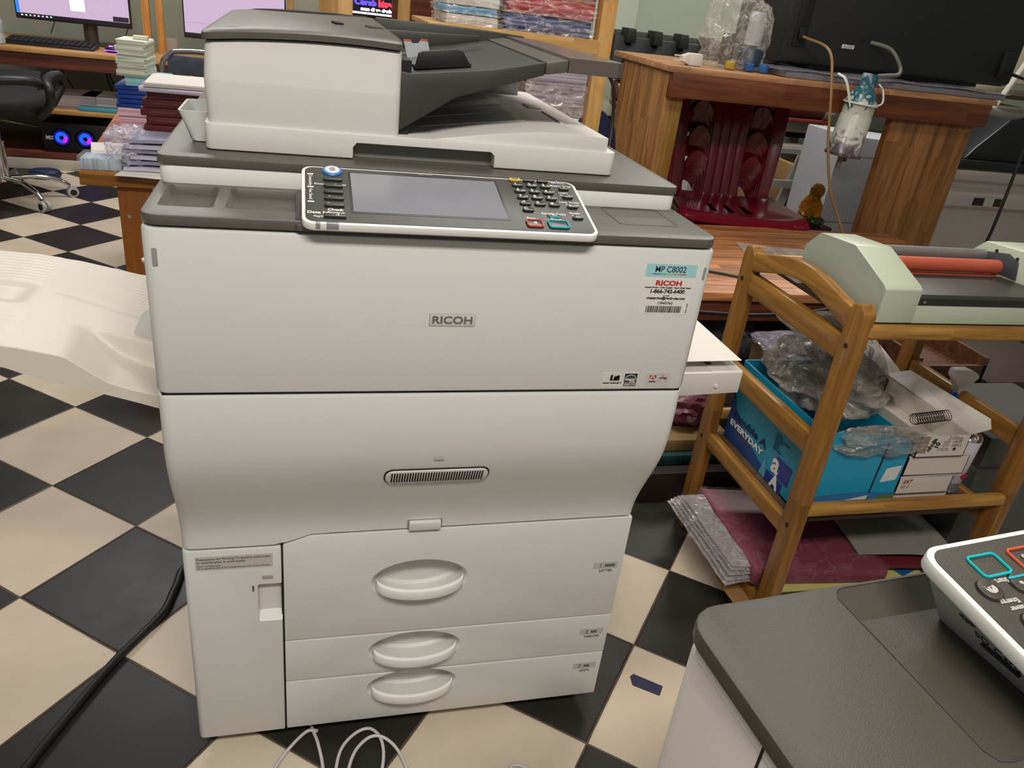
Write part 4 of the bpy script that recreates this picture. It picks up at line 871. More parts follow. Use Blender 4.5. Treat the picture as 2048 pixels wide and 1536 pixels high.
# drink can and small dark tray at the back of the shelf
DC = thing('drink_can', (1.735, 0.60, 0.47), 'green and red soft drink can behind the trolley shelf boxes', 'can')
cm = Matrix.Translation((1.80, 0.80, 0.42))
b = B(); lathe(b, [(0.026, 0), (0.031, 0.006), (0.031, 0.098), (0.026, 0.108)], cm, 26); obj('can', b, plain('can_print', '6b3a2a', 0.3, var=0.9, scale=25), DC, smooth=40)
b = B(); lathe(b, [(0.0265, 0.107), (0.0275, 0.112), (0.0255, 0.112), (0.024, 0.109)], cm, 26); tube(b, [cm @ Vector((0.010 * math.cos(a), 0.006 + 0.008 * math.sin(a), 0.1135)) for a in [k * PI / 6 for k in range(12)]], 0.0015, 5, closed=True); obj('lid', b, CHROME, DC, smooth=50)
DC.location = (1.80, 0.80, 0.42)
for c_ in kids(DC): c_.matrix_parent_inverse = wmat(DC).inverted()
BRN = wood('brown_box_wood', '4a2c1a', '6e4527', 'x', 'z', 0.2, 0.5, 8, 0.1)
WB = thing('wooden_box', (1.86, 0.85, 0.0), 'dark brown open wooden box behind the trolley holding a drink can', 'box')
b = B(); x0, x1, y0, y1 = 1.70, 2.15, 0.72, 1.0
box(b, x0, x1, y0, y1, 0.40, 0.42); box(b, x0, x1, y0, y0 + 0.012, 0.40, 0.455); box(b, x0, x1, y1 - 0.012, y1, 0.40, 0.50); box(b, x0, x0 + 0.012, y0, y1, 0.40, 0.48); box(b, x1 - 0.012, x1, y0, y1, 0.40, 0.48); box(b, 1.90, 1.912, y0, y1, 0.40, 0.48)
obj('tray', b, BRN, WB)
for x in (x0 + 0.02, x1 - 0.05):
    for y in (y0 + 0.01, y1 - 0.04):
        b = B(); box(b, x, x + 0.03, y, y + 0.03, 0, 0.40); obj('leg', b, BRN, WB)
# grey boxes standing beyond the trolley's far end
for k, (x, y, z, h, lab) in enumerate([(1.83, 0.35, 0.0, 0.34, 'stacked flat grey carton beyond the trolley, lower one'), (1.84, 0.36, 0.3405, 0.09, 'stacked flat grey carton beyond the trolley, upper one')]):
    b = B(); box(b, x, x + 0.36, y, y + 0.30, z, z + h, 0.003); obj('grey_carton', b, plain('dull_grey_card', '4d4c49', 0.6, var=0.1), label=lab, cat='box', group='grey cartons beyond the trolley')

# ------------------------------------------------------------------ bottom shelf: plastic-wrapped maroon covers
MAR = plain('maroon_leatherette', '6a1a35', 0.45, var=0.12, bump=0.3, bscale=500)
zz = 0.0975
yl = plain('yellow_paper', 'b9b169', 0.7, var=0.08)
b = B(); sheet(b, 0.45, 0.40, 0.004, 0.006, 2, M=Matrix.Translation((1.235, 0.235, zz))); obj('yellow_paper', b, yl, label='yellow paper sheets lying under the maroon folders on the bottom shelf', cat='paper')
b = B(); plate(b, 0, 0.37, 0, 0.335, 0, 0.050, 0.012, 0.012, Matrix.Translation((1.192, 0.258, zz + 0.010)) @ Matrix.Rotation(R(3), 4, 'Y') @ Matrix.Rotation(R(-3), 4, 'Z')); obj('folder_bundle', b, MAR, label='thick maroon folder bundle wrapped in clear plastic on the bottom shelf', cat='folder')
b = B(); plate(b, 0, 0.30, 0, 0.34, 0, 0.012, 0.006, 0.003, Matrix.Translation((1.475, 0.275, zz + 0.022)) @ Matrix.Rotation(R(-6), 4, 'Z')); obj('maroon_folder', b, plain('dark_red_cover', '5b1420', 0.5), label='thin dark red folder sticking out right of the maroon bundle', cat='folder')
b = B(); sheet(b, 0.27, 0.28, 0.003, 0.010, 6, M=Matrix.Translation((1.505, 0.295, zz + 0.050)) @ Matrix.Rotation(R(-8), 4, 'Z')); obj('grey_sheet', b, plain('grey_board', '86837c', 0.5), label='grey board in a clear sleeve on top of the dark red folder', cat='sheet')
b = B(); sheet(b, 0.14, 0.12, 0.003, 0.004, 7, M=Matrix.Translation((1.62, 0.25, zz + 0.006)) @ Matrix.Rotation(R(20), 4, 'Z')); obj('blue_card', b, plain('blue_card', '1f4f86', 0.5), label='small blue card at the right end of the bottom shelf', cat='card')
for k in range(5):
    b = B(); sheet(b, 0.075 + 0.006 * (k % 2), 0.335 - 0.012 * k, 0.0012, 0.006, 20 + k, nx=10, ny=30, freq=14, M=Matrix.Translation((1.130 + 0.004 * k, 0.262 + 0.004 * k, zz + 0.012 + 0.011 * k)) @ Matrix.Rotation(R(-6 + 3 * k), 4, 'Y'))
    obj('plastic_sleeve', b, film('silver_film', 'b5afb2', 0.30, 0.12, 50, 0.3), label=('lowest', 'second lowest', 'middle', 'second highest', 'topmost')[k] + ' clear plastic flap sticking out left of the maroon bundle', cat='plastic wrap', group='plastic flaps of the maroon bundle')
b = B(); plate(b, -0.004, 0.378, -0.004, 0.340, -0.003, 0.056, 0.02, 0.016, Matrix.Translation((1.190, 0.258, zz + 0.010)) @ Matrix.Rotation(R(3), 4, 'Y') @ Matrix.Rotation(R(-3), 4, 'Z')); bmesh.ops.subdivide_edges(b, edges=b.edges, cuts=2)
obj('wrap_film', b, film('clear_film', 'ece6ea', 0.03, 0.05, 30, 0.03, 0.5), label='clear plastic film wrapped around the maroon folder bundle', cat='plastic wrap')
b = B(); sheet(b, 0.10, 0.12, 0.003, 0.006, 3, M=Matrix.Translation((1.160, 0.225, 0.062)) @ Matrix.Rotation(R(10), 4, 'Y')); obj('kraft_card', b, plain('kraft_card', '9a7448', 0.7), label='torn brown card poking out under the maroon bundle', cat='card')
for k, (x, y, s_, z_) in enumerate(((2.35, 0.45, 0.09, 0.10), (1.98, 0.66, 0.09, 0.09))):
    b = B(); lump(b, (x, y + 0.18, z_), (s_ * 1.5, s_, z_), 0.25, 3, 3 + k, 4); obj('plastic_bag', b, film('brown_film', '6b5c4c', 0.7, 0.3, 14), label=('crumpled dull brown plastic bag on the floor beyond the trolley', 'crumpled dull brown plastic bag on the floor behind the trolley')[k], cat='bag')

# ------------------------------------------------------------------ low plank bench behind
LW = wood('bench_planks', '94532c', 'd08f58', 'x', 'y', 0.055, 0.45, 9, 0.35)
LB = thing('low_workbench', (2.05, 1.55, 0), 'low bench with a striped plank top between the copier and the red chairs', 'bench')
b = B(); box(b, 1.40, 2.75, 1.15, 1.97, 0.475, 0.505, 0.003); obj('bench_top', b, LW, LB)
b = B(); box(b, 1.42, 2.72, 1.17, 1.21, 0.40, 0.475, 0.003); obj('apron', b, wood('red_brown_wood', '4f2413', '7b3f22', 'x', 'z', 0.3, 0.5, 8, 0.2), LB)
for x in (1.42, 2.65):
    for y in (1.215, 1.90):
        b = B(); box(b, x, x + 0.05, y, y + 0.05, 0, 0.476, 0.003); obj('leg', b, MATS['red_brown_wood'], LB)
b = B(); box(b, 1.43, 2.70, 1.22, 1.92, 0.115, 0.135, 0.002); obj('lower_shelf', b, MATS['red_brown_wood'], LB)
def bagthing(x, y, z, sx, sy, sz, seed, m, lab):
    b = B(); lump(b, (x, y, z + sz * 0.9), (sx, sy, sz), 0.22, 2.6, seed, 4, 0.45, zmin=z); obj('plastic_bag', b, m, label=lab, cat='bag', group='plastic bags stored under the low bench')
GF = plain('grey_plastic_bag', '4c484c', 0.3, var=0.25, scale=9, bump=0.8, bscale=30)
bagthing(1.64, 1.42, 0.1355, 0.21, 0.17, 0.13, 3, GF, 'dark grey plastic bag under the low bench beside the big copier')
bagthing(2.05, 1.45, 0.1355, 0.18, 0.18, 0.135, 8, plain('slate_plastic_bag', '42424a', 0.25, var=0.25, scale=9, bump=0.8, bscale=30), 'slate grey plastic bag under the low bench behind the arched handle')
bagthing(2.42, 1.45, 0.1355, 0.16, 0.18, 0.12, 12, plain('rust_plastic_bag', '4e2416', 0.4, var=0.3, scale=9), 'rust brown bag under the low bench, farthest from the copier')
for k, x in enumerate((1.52, 1.625)):
    b = B(); box(b, x, x + 0.095, 0.78, 0.98, 0.30, 0.42, 0.004); obj('paper_bundle', b, lined('tan_edges', '6b5634', '9a7f52', 'x', 0.004), label=('tan bundle of paper slips behind the trolley, nearer the copier', 'tan bundle of paper slips behind the trolley, farther from the copier')[k], cat='paper bundle', group='tan paper bundles behind the trolley')
b = B(); lump(b, (1.62, 0.89, 0.432), (0.115, 0.10, 0.018), 0.2, 2, 4, 4, 0.6, zmin=0.4205); obj('plastic_wrap', b, film('bundle_film', '9c99a6', 0.5, 0.12, 25), label='shiny clear plastic wrap crumpled over the tan paper bundles', cat='plastic wrap')
b = B(); box(b, 1.46, 1.76, 0.73, 1.02, 0.0, 0.30, 0.004); obj('support_crate', b, plain('dark_crate', '2c2621', 0.7, var=0.2), label='dark crate on the floor carrying the tan paper bundles', cat='crate')
b = B(); tube(b, [(0.80, 0.95, 0.66), (1.10, 1.0, 0.52), (1.40, 1.05, 0.475), (1.62, 1.08, 0.46), (1.85, 1.10, 0.475), (2.05, 1.145, 0.507)], 0.006, 8, 6); obj('black_cable', b, BLACK, label='thick black cable sagging behind the trolley end frame', cat='cable', smooth=60)
PL = thing('power_plug', (1.55, 1.58, 0.505), 'black two-pin power plug and cord lying on the low bench', 'plug')
b = B(); tube(b, [(1.32, 1.30, 0.512), (1.45, 1.48, 0.516), (1.52, 1.56, 0.524)], 0.005, 8, 5); obj('cord', b, BLACK, PL, smooth=60)
b = B(); loft(b, [[(1.52 + u, 1.46 + u * .8 + a * .0, 0.612) if False else (1.52 + u - a * .6, 1.56 + u * .8 + a * .75, 0.528 + c_) for a, c_ in ((-w_, -w_), (w_, -w_), (w_, w_), (-w_, w_))] for u, w_ in ((0, 0.006), (0.03, 0.014), (0.05, 0.013), (0.052, 0.022), (0.062, 0.022))]); bev(b, 0.003, 2); obj('plug_body', b, BLACK, PL)
for d_ in (-0.0095, 0.0095):
    b = B(); cyl(b, (1.582 - d_ * .6, 1.61 + d_ * .75, 0.528), (1.604 - d_ * .6, 1.627 + d_ * .75, 0.528), 0.0028, 8); obj('pin', b, CHROME, PL)
b = B(); tube(b, [(1.32, 1.22, 0.5105), (1.44, 1.36, 0.5105), (1.54, 1.34, 0.5105), (1.64, 1.28, 0.5105)], 0.0045, 8, 6); obj('black_cable', b, BLACK, label='thin black cable lying flat on the low bench top', cat='cable', smooth=60)
b = B(); sheet(b, 0.40, 0.26, 0.002, 0.010, 3, M=Matrix.Translation((1.78, 1.45, 0.5075)) @ Matrix.Rotation(R(-10), 4, 'Z')); obj('plastic_sleeve', b, film('sleeve_film', 'c2b4a6', 0.35, 0.1, 10), label='clear plastic sleeve lying on the low bench behind the laminator', cat='plastic sleeve')
b = B(); box(b, 2.02, 2.12, 1.33, 1.43, 0.5055, 0.61, 0.004); obj('small_carton', b, plain('tape_box_print', '6c6a3e', 0.5, var=0.8, scale=30), label='small green and blue printed carton behind the laminator', cat='box')

# dim things low down between the big copier and the trolley
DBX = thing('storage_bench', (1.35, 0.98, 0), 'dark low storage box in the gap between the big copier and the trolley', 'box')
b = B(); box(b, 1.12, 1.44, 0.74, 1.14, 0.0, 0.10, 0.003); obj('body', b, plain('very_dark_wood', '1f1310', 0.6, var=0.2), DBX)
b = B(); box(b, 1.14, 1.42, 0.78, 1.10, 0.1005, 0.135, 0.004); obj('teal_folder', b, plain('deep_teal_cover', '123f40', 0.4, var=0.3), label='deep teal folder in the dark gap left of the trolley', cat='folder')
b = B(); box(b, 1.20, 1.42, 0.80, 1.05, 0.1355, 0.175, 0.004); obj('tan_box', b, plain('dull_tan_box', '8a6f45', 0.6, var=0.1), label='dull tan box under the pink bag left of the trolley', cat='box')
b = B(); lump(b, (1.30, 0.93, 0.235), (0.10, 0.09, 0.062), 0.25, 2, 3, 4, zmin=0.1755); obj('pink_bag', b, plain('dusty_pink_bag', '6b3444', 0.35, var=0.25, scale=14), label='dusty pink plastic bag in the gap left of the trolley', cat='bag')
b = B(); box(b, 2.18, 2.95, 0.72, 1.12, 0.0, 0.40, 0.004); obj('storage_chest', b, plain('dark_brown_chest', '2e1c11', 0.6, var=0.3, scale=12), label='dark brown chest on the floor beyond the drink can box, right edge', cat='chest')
# ------------------------------------------------------------------ tall work table on the right
RW1 = wood('acacia_legs', '7a5026', 'ad7c44', 'z', 'y', 0.045, 0.4, 7, 0.3)
RWX = wood('acacia_leg_front', '6c4520', '9f6f3c', 'z', 'x', 0.07, 0.4, 6, 0.25)
RWB = wood('red_brown_beam', '51280f', '7d4524', 'x', 'z', 0.3, 0.45, 5, 0.12)
RT = thing('tall_work_table', (2.35, 2.3, 0), 'tall wooden work table with wide plank legs on the right, big black printer on top', 'table')
b = B(); box(b, 1.545, 3.10, 2.0, 2.62, 1.080, 1.103, 0.002); obj('table_top', b, wood('table_top_wood', '9a6a45', 'c79668', 'x', 'y', 0.06, 0.5, 8, 0.2), RT)
b = B(); box(b, 1.560, 3.075, 1.995, 2.03, 0.990, 1.0805, 0.002); obj('front_beam', b, RWB, RT)
b = B(); box(b, 1.560, 1.595, 2.03, 2.53, 0, 1.0805, 0.002); obj('plank_leg', b, RW1, RT)
b = B(); box(b, 2.625, 3.045, 2.031, 2.075, 0, 1.0805, 0.002); obj('plank_leg', b, RWX, RT)
b = B(); box(b, 1.596, 1.64, 2.031, 2.08, 0, 0.99, 0.002); obj('corner_post', b, wood('ochre_post', '6a4a14', '94702c', 'z', 'y', 0.3, 0.4, 6, 0.1), RT)
# plastic wrapped sheet bundle under the printer
b = B(); box(b, 2.05, 3.14, 2.01, 2.50, 1.1035, 1.128, 0.006); obj('board_bundle', b, plain('wrapped_boards', '8e8a92', 0.3, var=0.15, scale=12, bump=0.7, bscale=60), label='grey boards wrapped in clear plastic, under the black printer', cat='board bundle')
b = B(); sheet(b, 1.12, 0.30, 0.0015, 0.010, 8, nx=30, M=Matrix.Translation((2.02, 1.992, 1.131))); obj('wrap_film', b, film('bundle_wrap', 'd5d2dc', 0.5, 0.1, 26), label='crinkled clear plastic film over the grey boards', cat='plastic wrap')
# big black printer seen from the back
BP = thing('large_printer', (2.75, 2.4, 1.133), 'large black inkjet printer seen from behind on the tall table', 'printer')
PB = plain('printer_black', '1d1d1b', 0.5, bump=0.3, bscale=500)
b = B(); prism(b, [(2.24, 1.150), (2.20, 1.165), (2.195, 1.34), (2.20, 1.58), (2.62, 1.58), (2.62, 1.140)], 2.115, 3.32, 'x', 0.008, 2); obj('case', b, PB, BP)
b = B(); box(b, 2.30, 3.20, 2.26, 2.60, 1.1335, 1.155, 0.004); obj('base', b, PB, BP)
b = B(); box(b, 2.155, 2.215, 2.190, 2.20, 1.215, 1.42, 0.006); pb2 = obj('power_inlet_recess', b, VOID, BP)
b = B(); box(b, 2.168, 2.200, 2.175, 2.192, 1.245, 1.290, 0.004); obj('inlet_plug', b, BLACK, BP)
b = B(); box(b, 2.395, 2.455, 2.1945, 2.1975, 1.230, 1.245, 0.0004); obj('serial_label', b, plain('serial_white', 'd7d5cf', 0.6), BP)
b = B(); text(b, 'A3U0 7 D0N2L1A', (2.425, 2.194, 1.2405), 0.0055, w=0.048); text(b, 'I I I I I I I I I', (2.425, 2.194, 1.2340), 0.0055, w=0.040, bold=0.0003); obj('serial_lettering', b, INK, BP, smooth=180)
for x, z in ((2.49, 1.27), (3.08, 1.27)):
    b = B(); lathe(b, [(0.006, 0), (0.006, 0.001)], frame((x, 2.1955, z), *FRONT), 12); obj('screw_hole', b, VOID, BP)
b = B(); box(b, 3.225, 3.30, 2.185, 2.20, 1.185, 1.30, 0.006); obj('end_cover', b, BLACK, BP)
b = B(); prism(b, [(2.24, 1.58), (2.24, 1.61), (2.60, 1.66), (2.60, 1.58)], 2.75, 3.30, 'x', 0.006); obj('rear_tray', b, BLACK, BP)
b = B(); tube(b, [(2.185, 2.17, 1.255), (2.205, 2.0, 1.22), (2.19, 1.90, 1.10), (2.21, 1.85, 0.90), (2.26, 1.82, 0.72), (2.33, 1.80, 0.60), (2.38, 1.78, 0.512)], 0.0055, 8, 7); obj('tan_cable', b, plain('tan_cable', '8c6b3c', 0.5), label='tan power cable hanging down from the black printer', cat='cable', smooth=60)
b = B(); tube(b, [(3.29, 2.19, 1.21), (3.31, 2.05, 1.18), (3.29, 1.97, 1.10), (3.28, 1.95, 0.90), (3.26, 1.93, 0.55), (3.25, 1.95, 0.25), (3.30, 1.90, 0.01)], 0.007, 8, 7); obj('black_cable', b, BLACK, label='black cable hanging down at the right edge beside the table', cat='cable', smooth=60)
# ink waste bottle hung on the beam
IB = thing('ink_bottle', (2.34, 1.93, 0.84), 'paint smeared white bottle hanging upside down from the table beam', 'bottle')
ax = Vector((0.0, 0, 1)); IM = Matrix.Translation((2.345, 1.920, 0.835)) @ Matrix.Rotation(R(4), 4, 'Y')
m = D.materials.new('smeared_ink_plastic'); nt, N, L, P = nodes(m)
tc = N.new('ShaderNodeTexCoord'); sp = N.new('ShaderNodeSeparateXYZ'); L.new(tc.outputs['Object'], sp.inputs[0])
nz = N.new('ShaderNodeTexNoise'); nz.inputs['Scale'].default_value = 22; nz.inputs['Detail'].default_value = 5; nz.inputs['Distortion'].default_value = 1.5; L.new(tc.outputs['Object'], nz.inputs['Vector'])
ad = N.new('ShaderNodeMath'); ad.operation = 'MULTIPLY_ADD'; ad.inputs[1].default_value = 0.30; L.new(nz.outputs['Fac'], ad.inputs[0]); L.new(sp.outputs[2], ad.inputs[2])
r = N.new('ShaderNodeValToRGB'); e = r.color_ramp.elements; r.color_ramp.interpolation = 'EASE'
e[0].position = 0.16; e[0].color = lin('4f474c'); e[1].position = 0.24; e[1].color = lin('c3c4b6')
for p_, c_ in ((0.205, '857e80'), (0.36, 'bdbfae'), (0.395, '1f5664'), (0.44, '27606a'), (0.47, '8d979a')):
    x_ = e.new(p_); x_.color = lin(c_)
L.new(ad.outputs[0], r.inputs[0]); L.new(r.outputs[0], P.inputs['Base Color']); P.inputs['Roughness'].default_value = 0.3
b = B(); lathe(b, [(0.055, 0.0), (0.072, 0.002), (0.074, 0.012), (0.066, 0.02), (0.063, 0.16), (0.060, 0.165), (0.062, 0.175), (0.060, 0.205), (0.064, 0.212), (0.058, 0.225), (0.053, 0.240), (0.034, 0.265), (0.030, 0.270), (0.032, 0.285), (0.033, 0.31), (0.028, 0.322)], IM, 32); obj('bottle', b, m, IB, smooth=50)
b = B(); tube(b, [IM @ Vector((0.066 * math.cos(k * PI / 12), 0.066 * math.sin(k * PI / 12), 0.208)) for k in range(24)], 0.004, 6, closed=True); tube(b, [IM @ Vector((-0.055, -0.02, 0.19)), IM @ Vector((-0.10, -0.0, 0.28)), IM @ Vector((-0.115, 0.045, 0.30))], 0.0055, 6, 4, flat=0.4); tube(b, [IM @ Vector((0.066, -0.01, 0.208)), IM @ Vector((0.10, 0.0, 0.225)), IM @ Vector((0.105, 0.03, 0.27)), IM @ Vector((0.10, 0.06, 0.29))], 0.004, 6, 4); obj('zip_tie', b, plain('zip_tie_white', 'd5d3ca', 0.4), IB, smooth=60)
b = B(); cyl(b, IM @ Vector((0, 0, 0)), IM @ Vector((0.0, 0, -0.05)), 0.010, 12); cyl(b, IM @ Vector((0.02, 0, 0)), IM @ Vector((0.022, 0, -0.02)), 0.008, 12); obj('spout', b, plain('spout_grey', '6f6d66', 0.4), IB, smooth=60)
b = B(); tube(b, [(2.53, 2.195, 1.265), (2.575, 2.12, 1.25), (2.585, 2.05, 1.20), (2.52, 1.95, 1.165), (2.45, 1.93, 1.155), (2.40, 1.92, 1.150)], 0.008, 8, 6); obj('waste_hose', b, plain('hose_grey', '77756c', 0.3), label='thin grey hose running from the black printer to the smeared bottle', cat='hose', smooth=60)
# charger and bag on the table corner
AD = thing('travel_adapter', (1.66, 2.10, 1.103), 'white two-pin plug adapter at the near corner of the tall table', 'adapter')
AM = Matrix.Translation((1.655, 2.10, 1.1035)) @ Matrix.Rotation(R(8), 4, 'Z')
b = B(); box(b, 0.0, 0.060, -0.02, 0.02, 0, 0.046, 0.006, M=AM); prism(b, [(0.0, 0.004), (-0.028, 0.012), (-0.028, 0.034), (0.0, 0.044)], -0.015, 0.015, 'y', 0.003, M=AM); obj('adapter_body', b, plain('adapter_white', 'ddd5cc', 0.4), AD)
for z in (0.014, 0.032):
    b = B(); cyl(b, AM @ Vector((-0.026, 0, z)), AM @ Vector((-0.060, 0, z)), 0.0032, 8); obj('pin', b, plain('pin_white', 'cfc6b8', 0.3), AD)
b = B(); lump(b, (1.90, 2.22, 1.225), (0.135, 0.11, 0.150), 0.20, 1.6, 7, 5, 0.3, zmin=1.1055); obj('plastic_bag', b, film('clear_bag_film', 'd6d2c4', 0.16, 0.08, 30), label='clear crinkled plastic bag of small bottles on the tall table', cat='bag')
for k, (x, y, z, r_, h, c_, nm) in enumerate(((1.99, 2.22, 1.20, 0.035, 0.13, 'b5b8b8', 'grey plastic cup inside the clear bag'), (1.88, 2.22, 1.12, 0.028, 0.12, '3a2c28', 'dark brown jar inside the clear bag'), (1.97, 2.18, 1.125, 0.05, 0.07, '2c3648', 'dark blue tin inside the clear bag'))):
    b = B(); lathe(b, [(r_ * .8, 0), (r_, 0.004), (r_, h * .9), (r_ * .85, h)], Matrix.Translation((x, y, z - 0.005)), 18); obj('jar', b, plain('jar_' + c_, c_, 0.4), label=nm, cat='jar', smooth=50)
for k, (x, y, c_, nm) in enumerate(((1.855, 2.115, 'b89a34', 'yellow bottle cap at the bottom of the clear bag'), (1.935, 2.105, '2a5a9a', 'blue bottle cap at the bottom of the clear bag, left one'), (2.0, 2.105, '2f62a8', 'blue bottle cap at the bottom of the clear bag, right one'))):
    b = B(); lathe(b, [(0.020, 0), (0.021, 0.002), (0.020, 0.026), (0.017, 0.028)], Matrix.Translation((x, y, 1.1075)), 16); obj('bottle_cap', b, plain('cap_' + c_, c_, 0.4), label=nm, cat='cap', smooth=50)

# ------------------------------------------------------------------ stack of red plastic chairs
RED = plain('glossy_red_plastic', '6a0f1e', 0.22, var=0.05, coat=0.3)
def red_chair():
    root = thing('plastic_chair', (0, 0, 0), 'x', 'chair', 'red plastic chairs nested in one stack')
    # seat: width 0.50, front at y=-0.23, back at +0.20, top at z=0.43
    b = B(); nx, ny = 20, 16; g = []
    for layer in (0, 1):
        rows = []
        for j in range(ny + 1):
            v = j / ny; y = -0.24 + 0.44 * v; hw = 0.255 - 0.035 * v
            row = []
            for i in range(nx + 1):
                u = i / nx * 2 - 1
                z = 0.43 - 0.018 * (1 - u * u) * math.sin(PI * min(1, v * 1.1)) + (-0.03 * max(0, (0.12 - v) / 0.12) ** 1.5) + 0.012 * abs(u) ** 6
                row.append(b.verts.new((u * hw, y + 0.02 * (1 - u * u) * (-1 if v < .1 else 0), z - 0.006 * layer)))
            rows.append(row)
        g.append(rows)
    for j in range(ny):
        for i in range(nx):
            if 5 <= j <= 9 and i in (6, 9, 12): continue
            a = g[0]; c = g[1]
            b.faces.new((a[j][i], a[j][i + 1], a[j + 1][i + 1], a[j + 1][i])); b.faces.new((c[j][i], c[j + 1][i], c[j + 1][i + 1], c[j][i + 1]))
    def rim(p, q): b.faces.new((g[0][p[0]][p[1]], g[1][p[0]][p[1]], g[1][q[0]][q[1]], g[0][q[0]][q[1]]))
    for i in range(nx): rim((0, i), (0, i + 1)); rim((ny, i + 1), (ny, i))
    for j in range(ny): rim((j + 1, 0), (j, 0)); rim((j, nx), (j + 1, nx))
    bmesh.ops.recalc_face_normals(b, faces=b.faces)
    # skirt
    loft(b, [[(x, y, z) for x, y in ((-0.245, -0.225), (0.245, -0.225), (0.222, 0.19), (-0.222, 0.19))] for z in (0.43, 0.375)], caps=False)
    obj('seat', b, RED, root, smooth=50)
    # backrest: side rails, four slats, arched side openings
    def bp(u, t):     # u across (-1..1), t up (0..1)
        return Vector((u * (0.200 + 0.03 * t), 0.190 + 0.07 * t + 0.03 * t * t, 0.42 + 0.50 * t))
    for s in (-1, 1):
        b = B(); loft(b, [[bp(s * (0.90 + q), t) + Vector((0, d_, 0)) for q, d_ in ((-.09, 0), (.12 + 0.03 * math.sin(PI * t), -0.02), (.14 + 0.03 * math.sin(PI * t), 0.012), (-.07, 0.02))] for t in [k / 12 for k in range(13)]]); bev(b, 0.004, 2, 40)
        obj('back_rail', b, RED, root, smooth=50)
    for u in (-0.30, -0.10, 0.10, 0.30):
        b = B(); wd = 0.091
        loft(b, [[bp(u * (1 - 0.12 * math.sin(PI * t)) + q, t) + Vector((0, d_, 0)) for q, d_ in ((-wd, 0), (-wd * .6, -0.006), (wd * .6, -0.006), (wd, 0), (wd * .6, 0.006), (-wd * .6, 0.006))] for t in [k / 12 for k in range(13)]])
        obj('back_slat', b, RED, root, smooth=60)
    b = B(); loft(b, [[bp(u, 0.985) + Vector((0, d_, dz + 0.012 * (1 - u * u))) for d_, dz in ((-0.012, -0.045 - 0.05 * abs(u) ** 3), (-0.014, 0.0), (0.0, 0.012), (0.016, 0.0), (0.012, -0.045))] for u in [k / 12 - 1 for k in range(25)]])
    obj('top_rail', b, RED, root, smooth=60)
    for s in (-1, 1):
        for tc in (0.74, 0.52, 0.30):
            b = B(); loft(b, [[bp(s * (0.36 + 0.48 * k / 10), t0) + Vector((0, d_ + 0.01, dz)) for d_, dz in ((-0.006, -0.05), (-0.008, 0.0), (0.010, 0.004), (0.012, -0.05))] for k, t0 in [(k, tc - 0.08 + 0.17 * math.sin(PI * min(1, 0.12 + k / 11)) ** 0.7) for k in range(11)]]); obj('side_arch', b, RED, root, smooth=60)
        for y0, y1, dz in ((-0.22, -0.245, 0), (0.185, 0.24, 0)):
            b = B(); loft(b, [[(s * (0.215 + 0.03 * (1 - t)) + a, y0 + (y1 - y0) * (1 - t) + c_, 0.42 * t) for a, c_ in ((-0.022, -0.018), (0.022, -0.018), (0.022, 0.018), (-0.022, 0.018))] for t in (0, 0.5, 1)]); bev(b, 0.005, 2, 40); obj('leg', b, RED, root, smooth=50)
    return root
ch = red_chair(); names = ['bottom red plastic chair of the nested stack', 'red plastic chair second from the bottom of the nested stack', 'red plastic chair third from the bottom of the nested stack', 'red plastic chair fourth from the bottom of the nested stack', 'topmost red plastic chair of the nested stack, its seat in view']
for k, lab in enumerate(names):
    o = ch if k == 0 else copy_tree(ch)
    o.location = (2.06 + 0.004 * k, 2.30 - 0.016 * k, 0.026 * k); o.rotation_euler.z = R(-13 + 0.4 * k); o.scale = (1.13, 1, 1); o['label'] = lab

# ------------------------------------------------------------------ machines along the back right wall
PC_ = thing('cutting_plotter', (2.7, 3.8, 0), 'wide plotter with a red-brown roller standing against the green wall', 'plotter')
CRM = plain('cream_machine', 'b6b3a0', 0.5, var=0.04)
b = B(); box(b, 1.93, 3.45, 3.62, 4.0, 0.690, 0.765, 0.01); obj('lower_body', b, CRM, PC_)
b = B(); box(b, 1.95, 3.42, 3.55, 3.64, 0.762, 0.785, 0.004); obj('red_ledge', b, plain('brick_red', '8a3a26', 0.45), PC_)
b = B(); cyl(b, (1.955, 3.60, 0.842), (3.36, 3.60, 0.842), 0.058, 32); obj('roller', b, plain('red_brown_roller', '6e3424', 0.35, var=0.04), PC_, smooth=50)
b = B(); cyl(b, (3.36, 3.60, 0.842), (3.42, 3.60, 0.842), 0.066, 32); obj('roller_cap', b, CRM, PC_, smooth=50)
PBK = plain('plotter_black', '20221f', 0.5)
b = B(); prism(b, [(3.62, 0.90), (3.55, 0.905), (3.55, 0.94), (3.64, 0.96), (3.66, 1.13), (3.75, 1.155), (3.95, 1.155), (3.95, 0.90)], 1.93, 3.42, 'x', 0.004); obj('upper_body', b, PBK, PC_)
for k in range(9):
    x = 1.985 + 0.165 * k
    b = B(); prism(b, [(x, 1.10), (x + 0.055, 1.10), (x + 0.045, 1.175), (x + 0.0, 1.175)], 3.60, 3.72, 'y', 0.003); obj('pinch_lever', b, PBK, PC_)
    b = B(); prism(b, [(x, 0.95), (x + 0.055, 0.95), (x + 0.050, 1.02), (x + 0.005, 1.02)], 3.54, 3.65, 'y', 0.003); obj('guide_block', b, BLACK, PC_)
b = B(); box(b, 1.95, 3.42, 3.66, 3.98, 0.655, 0.691); obj('black_slit', b, VOID, PC_)
b = B(); cyl(b, (2.6, 3.62, 0.60), (3.42, 3.62, 0.60), 0.028, 20); obj('paper_roll', b, plain('paper_roll', 'b5b2a4', 0.6), PC_, smooth=50)
for x in (2.0, 3.3):
    b = B(); box(b, x, x + 0.06, 3.75, 3.81, 0.0, 0.69, 0.003); obj('stand_leg', b, STEEL, PC_)
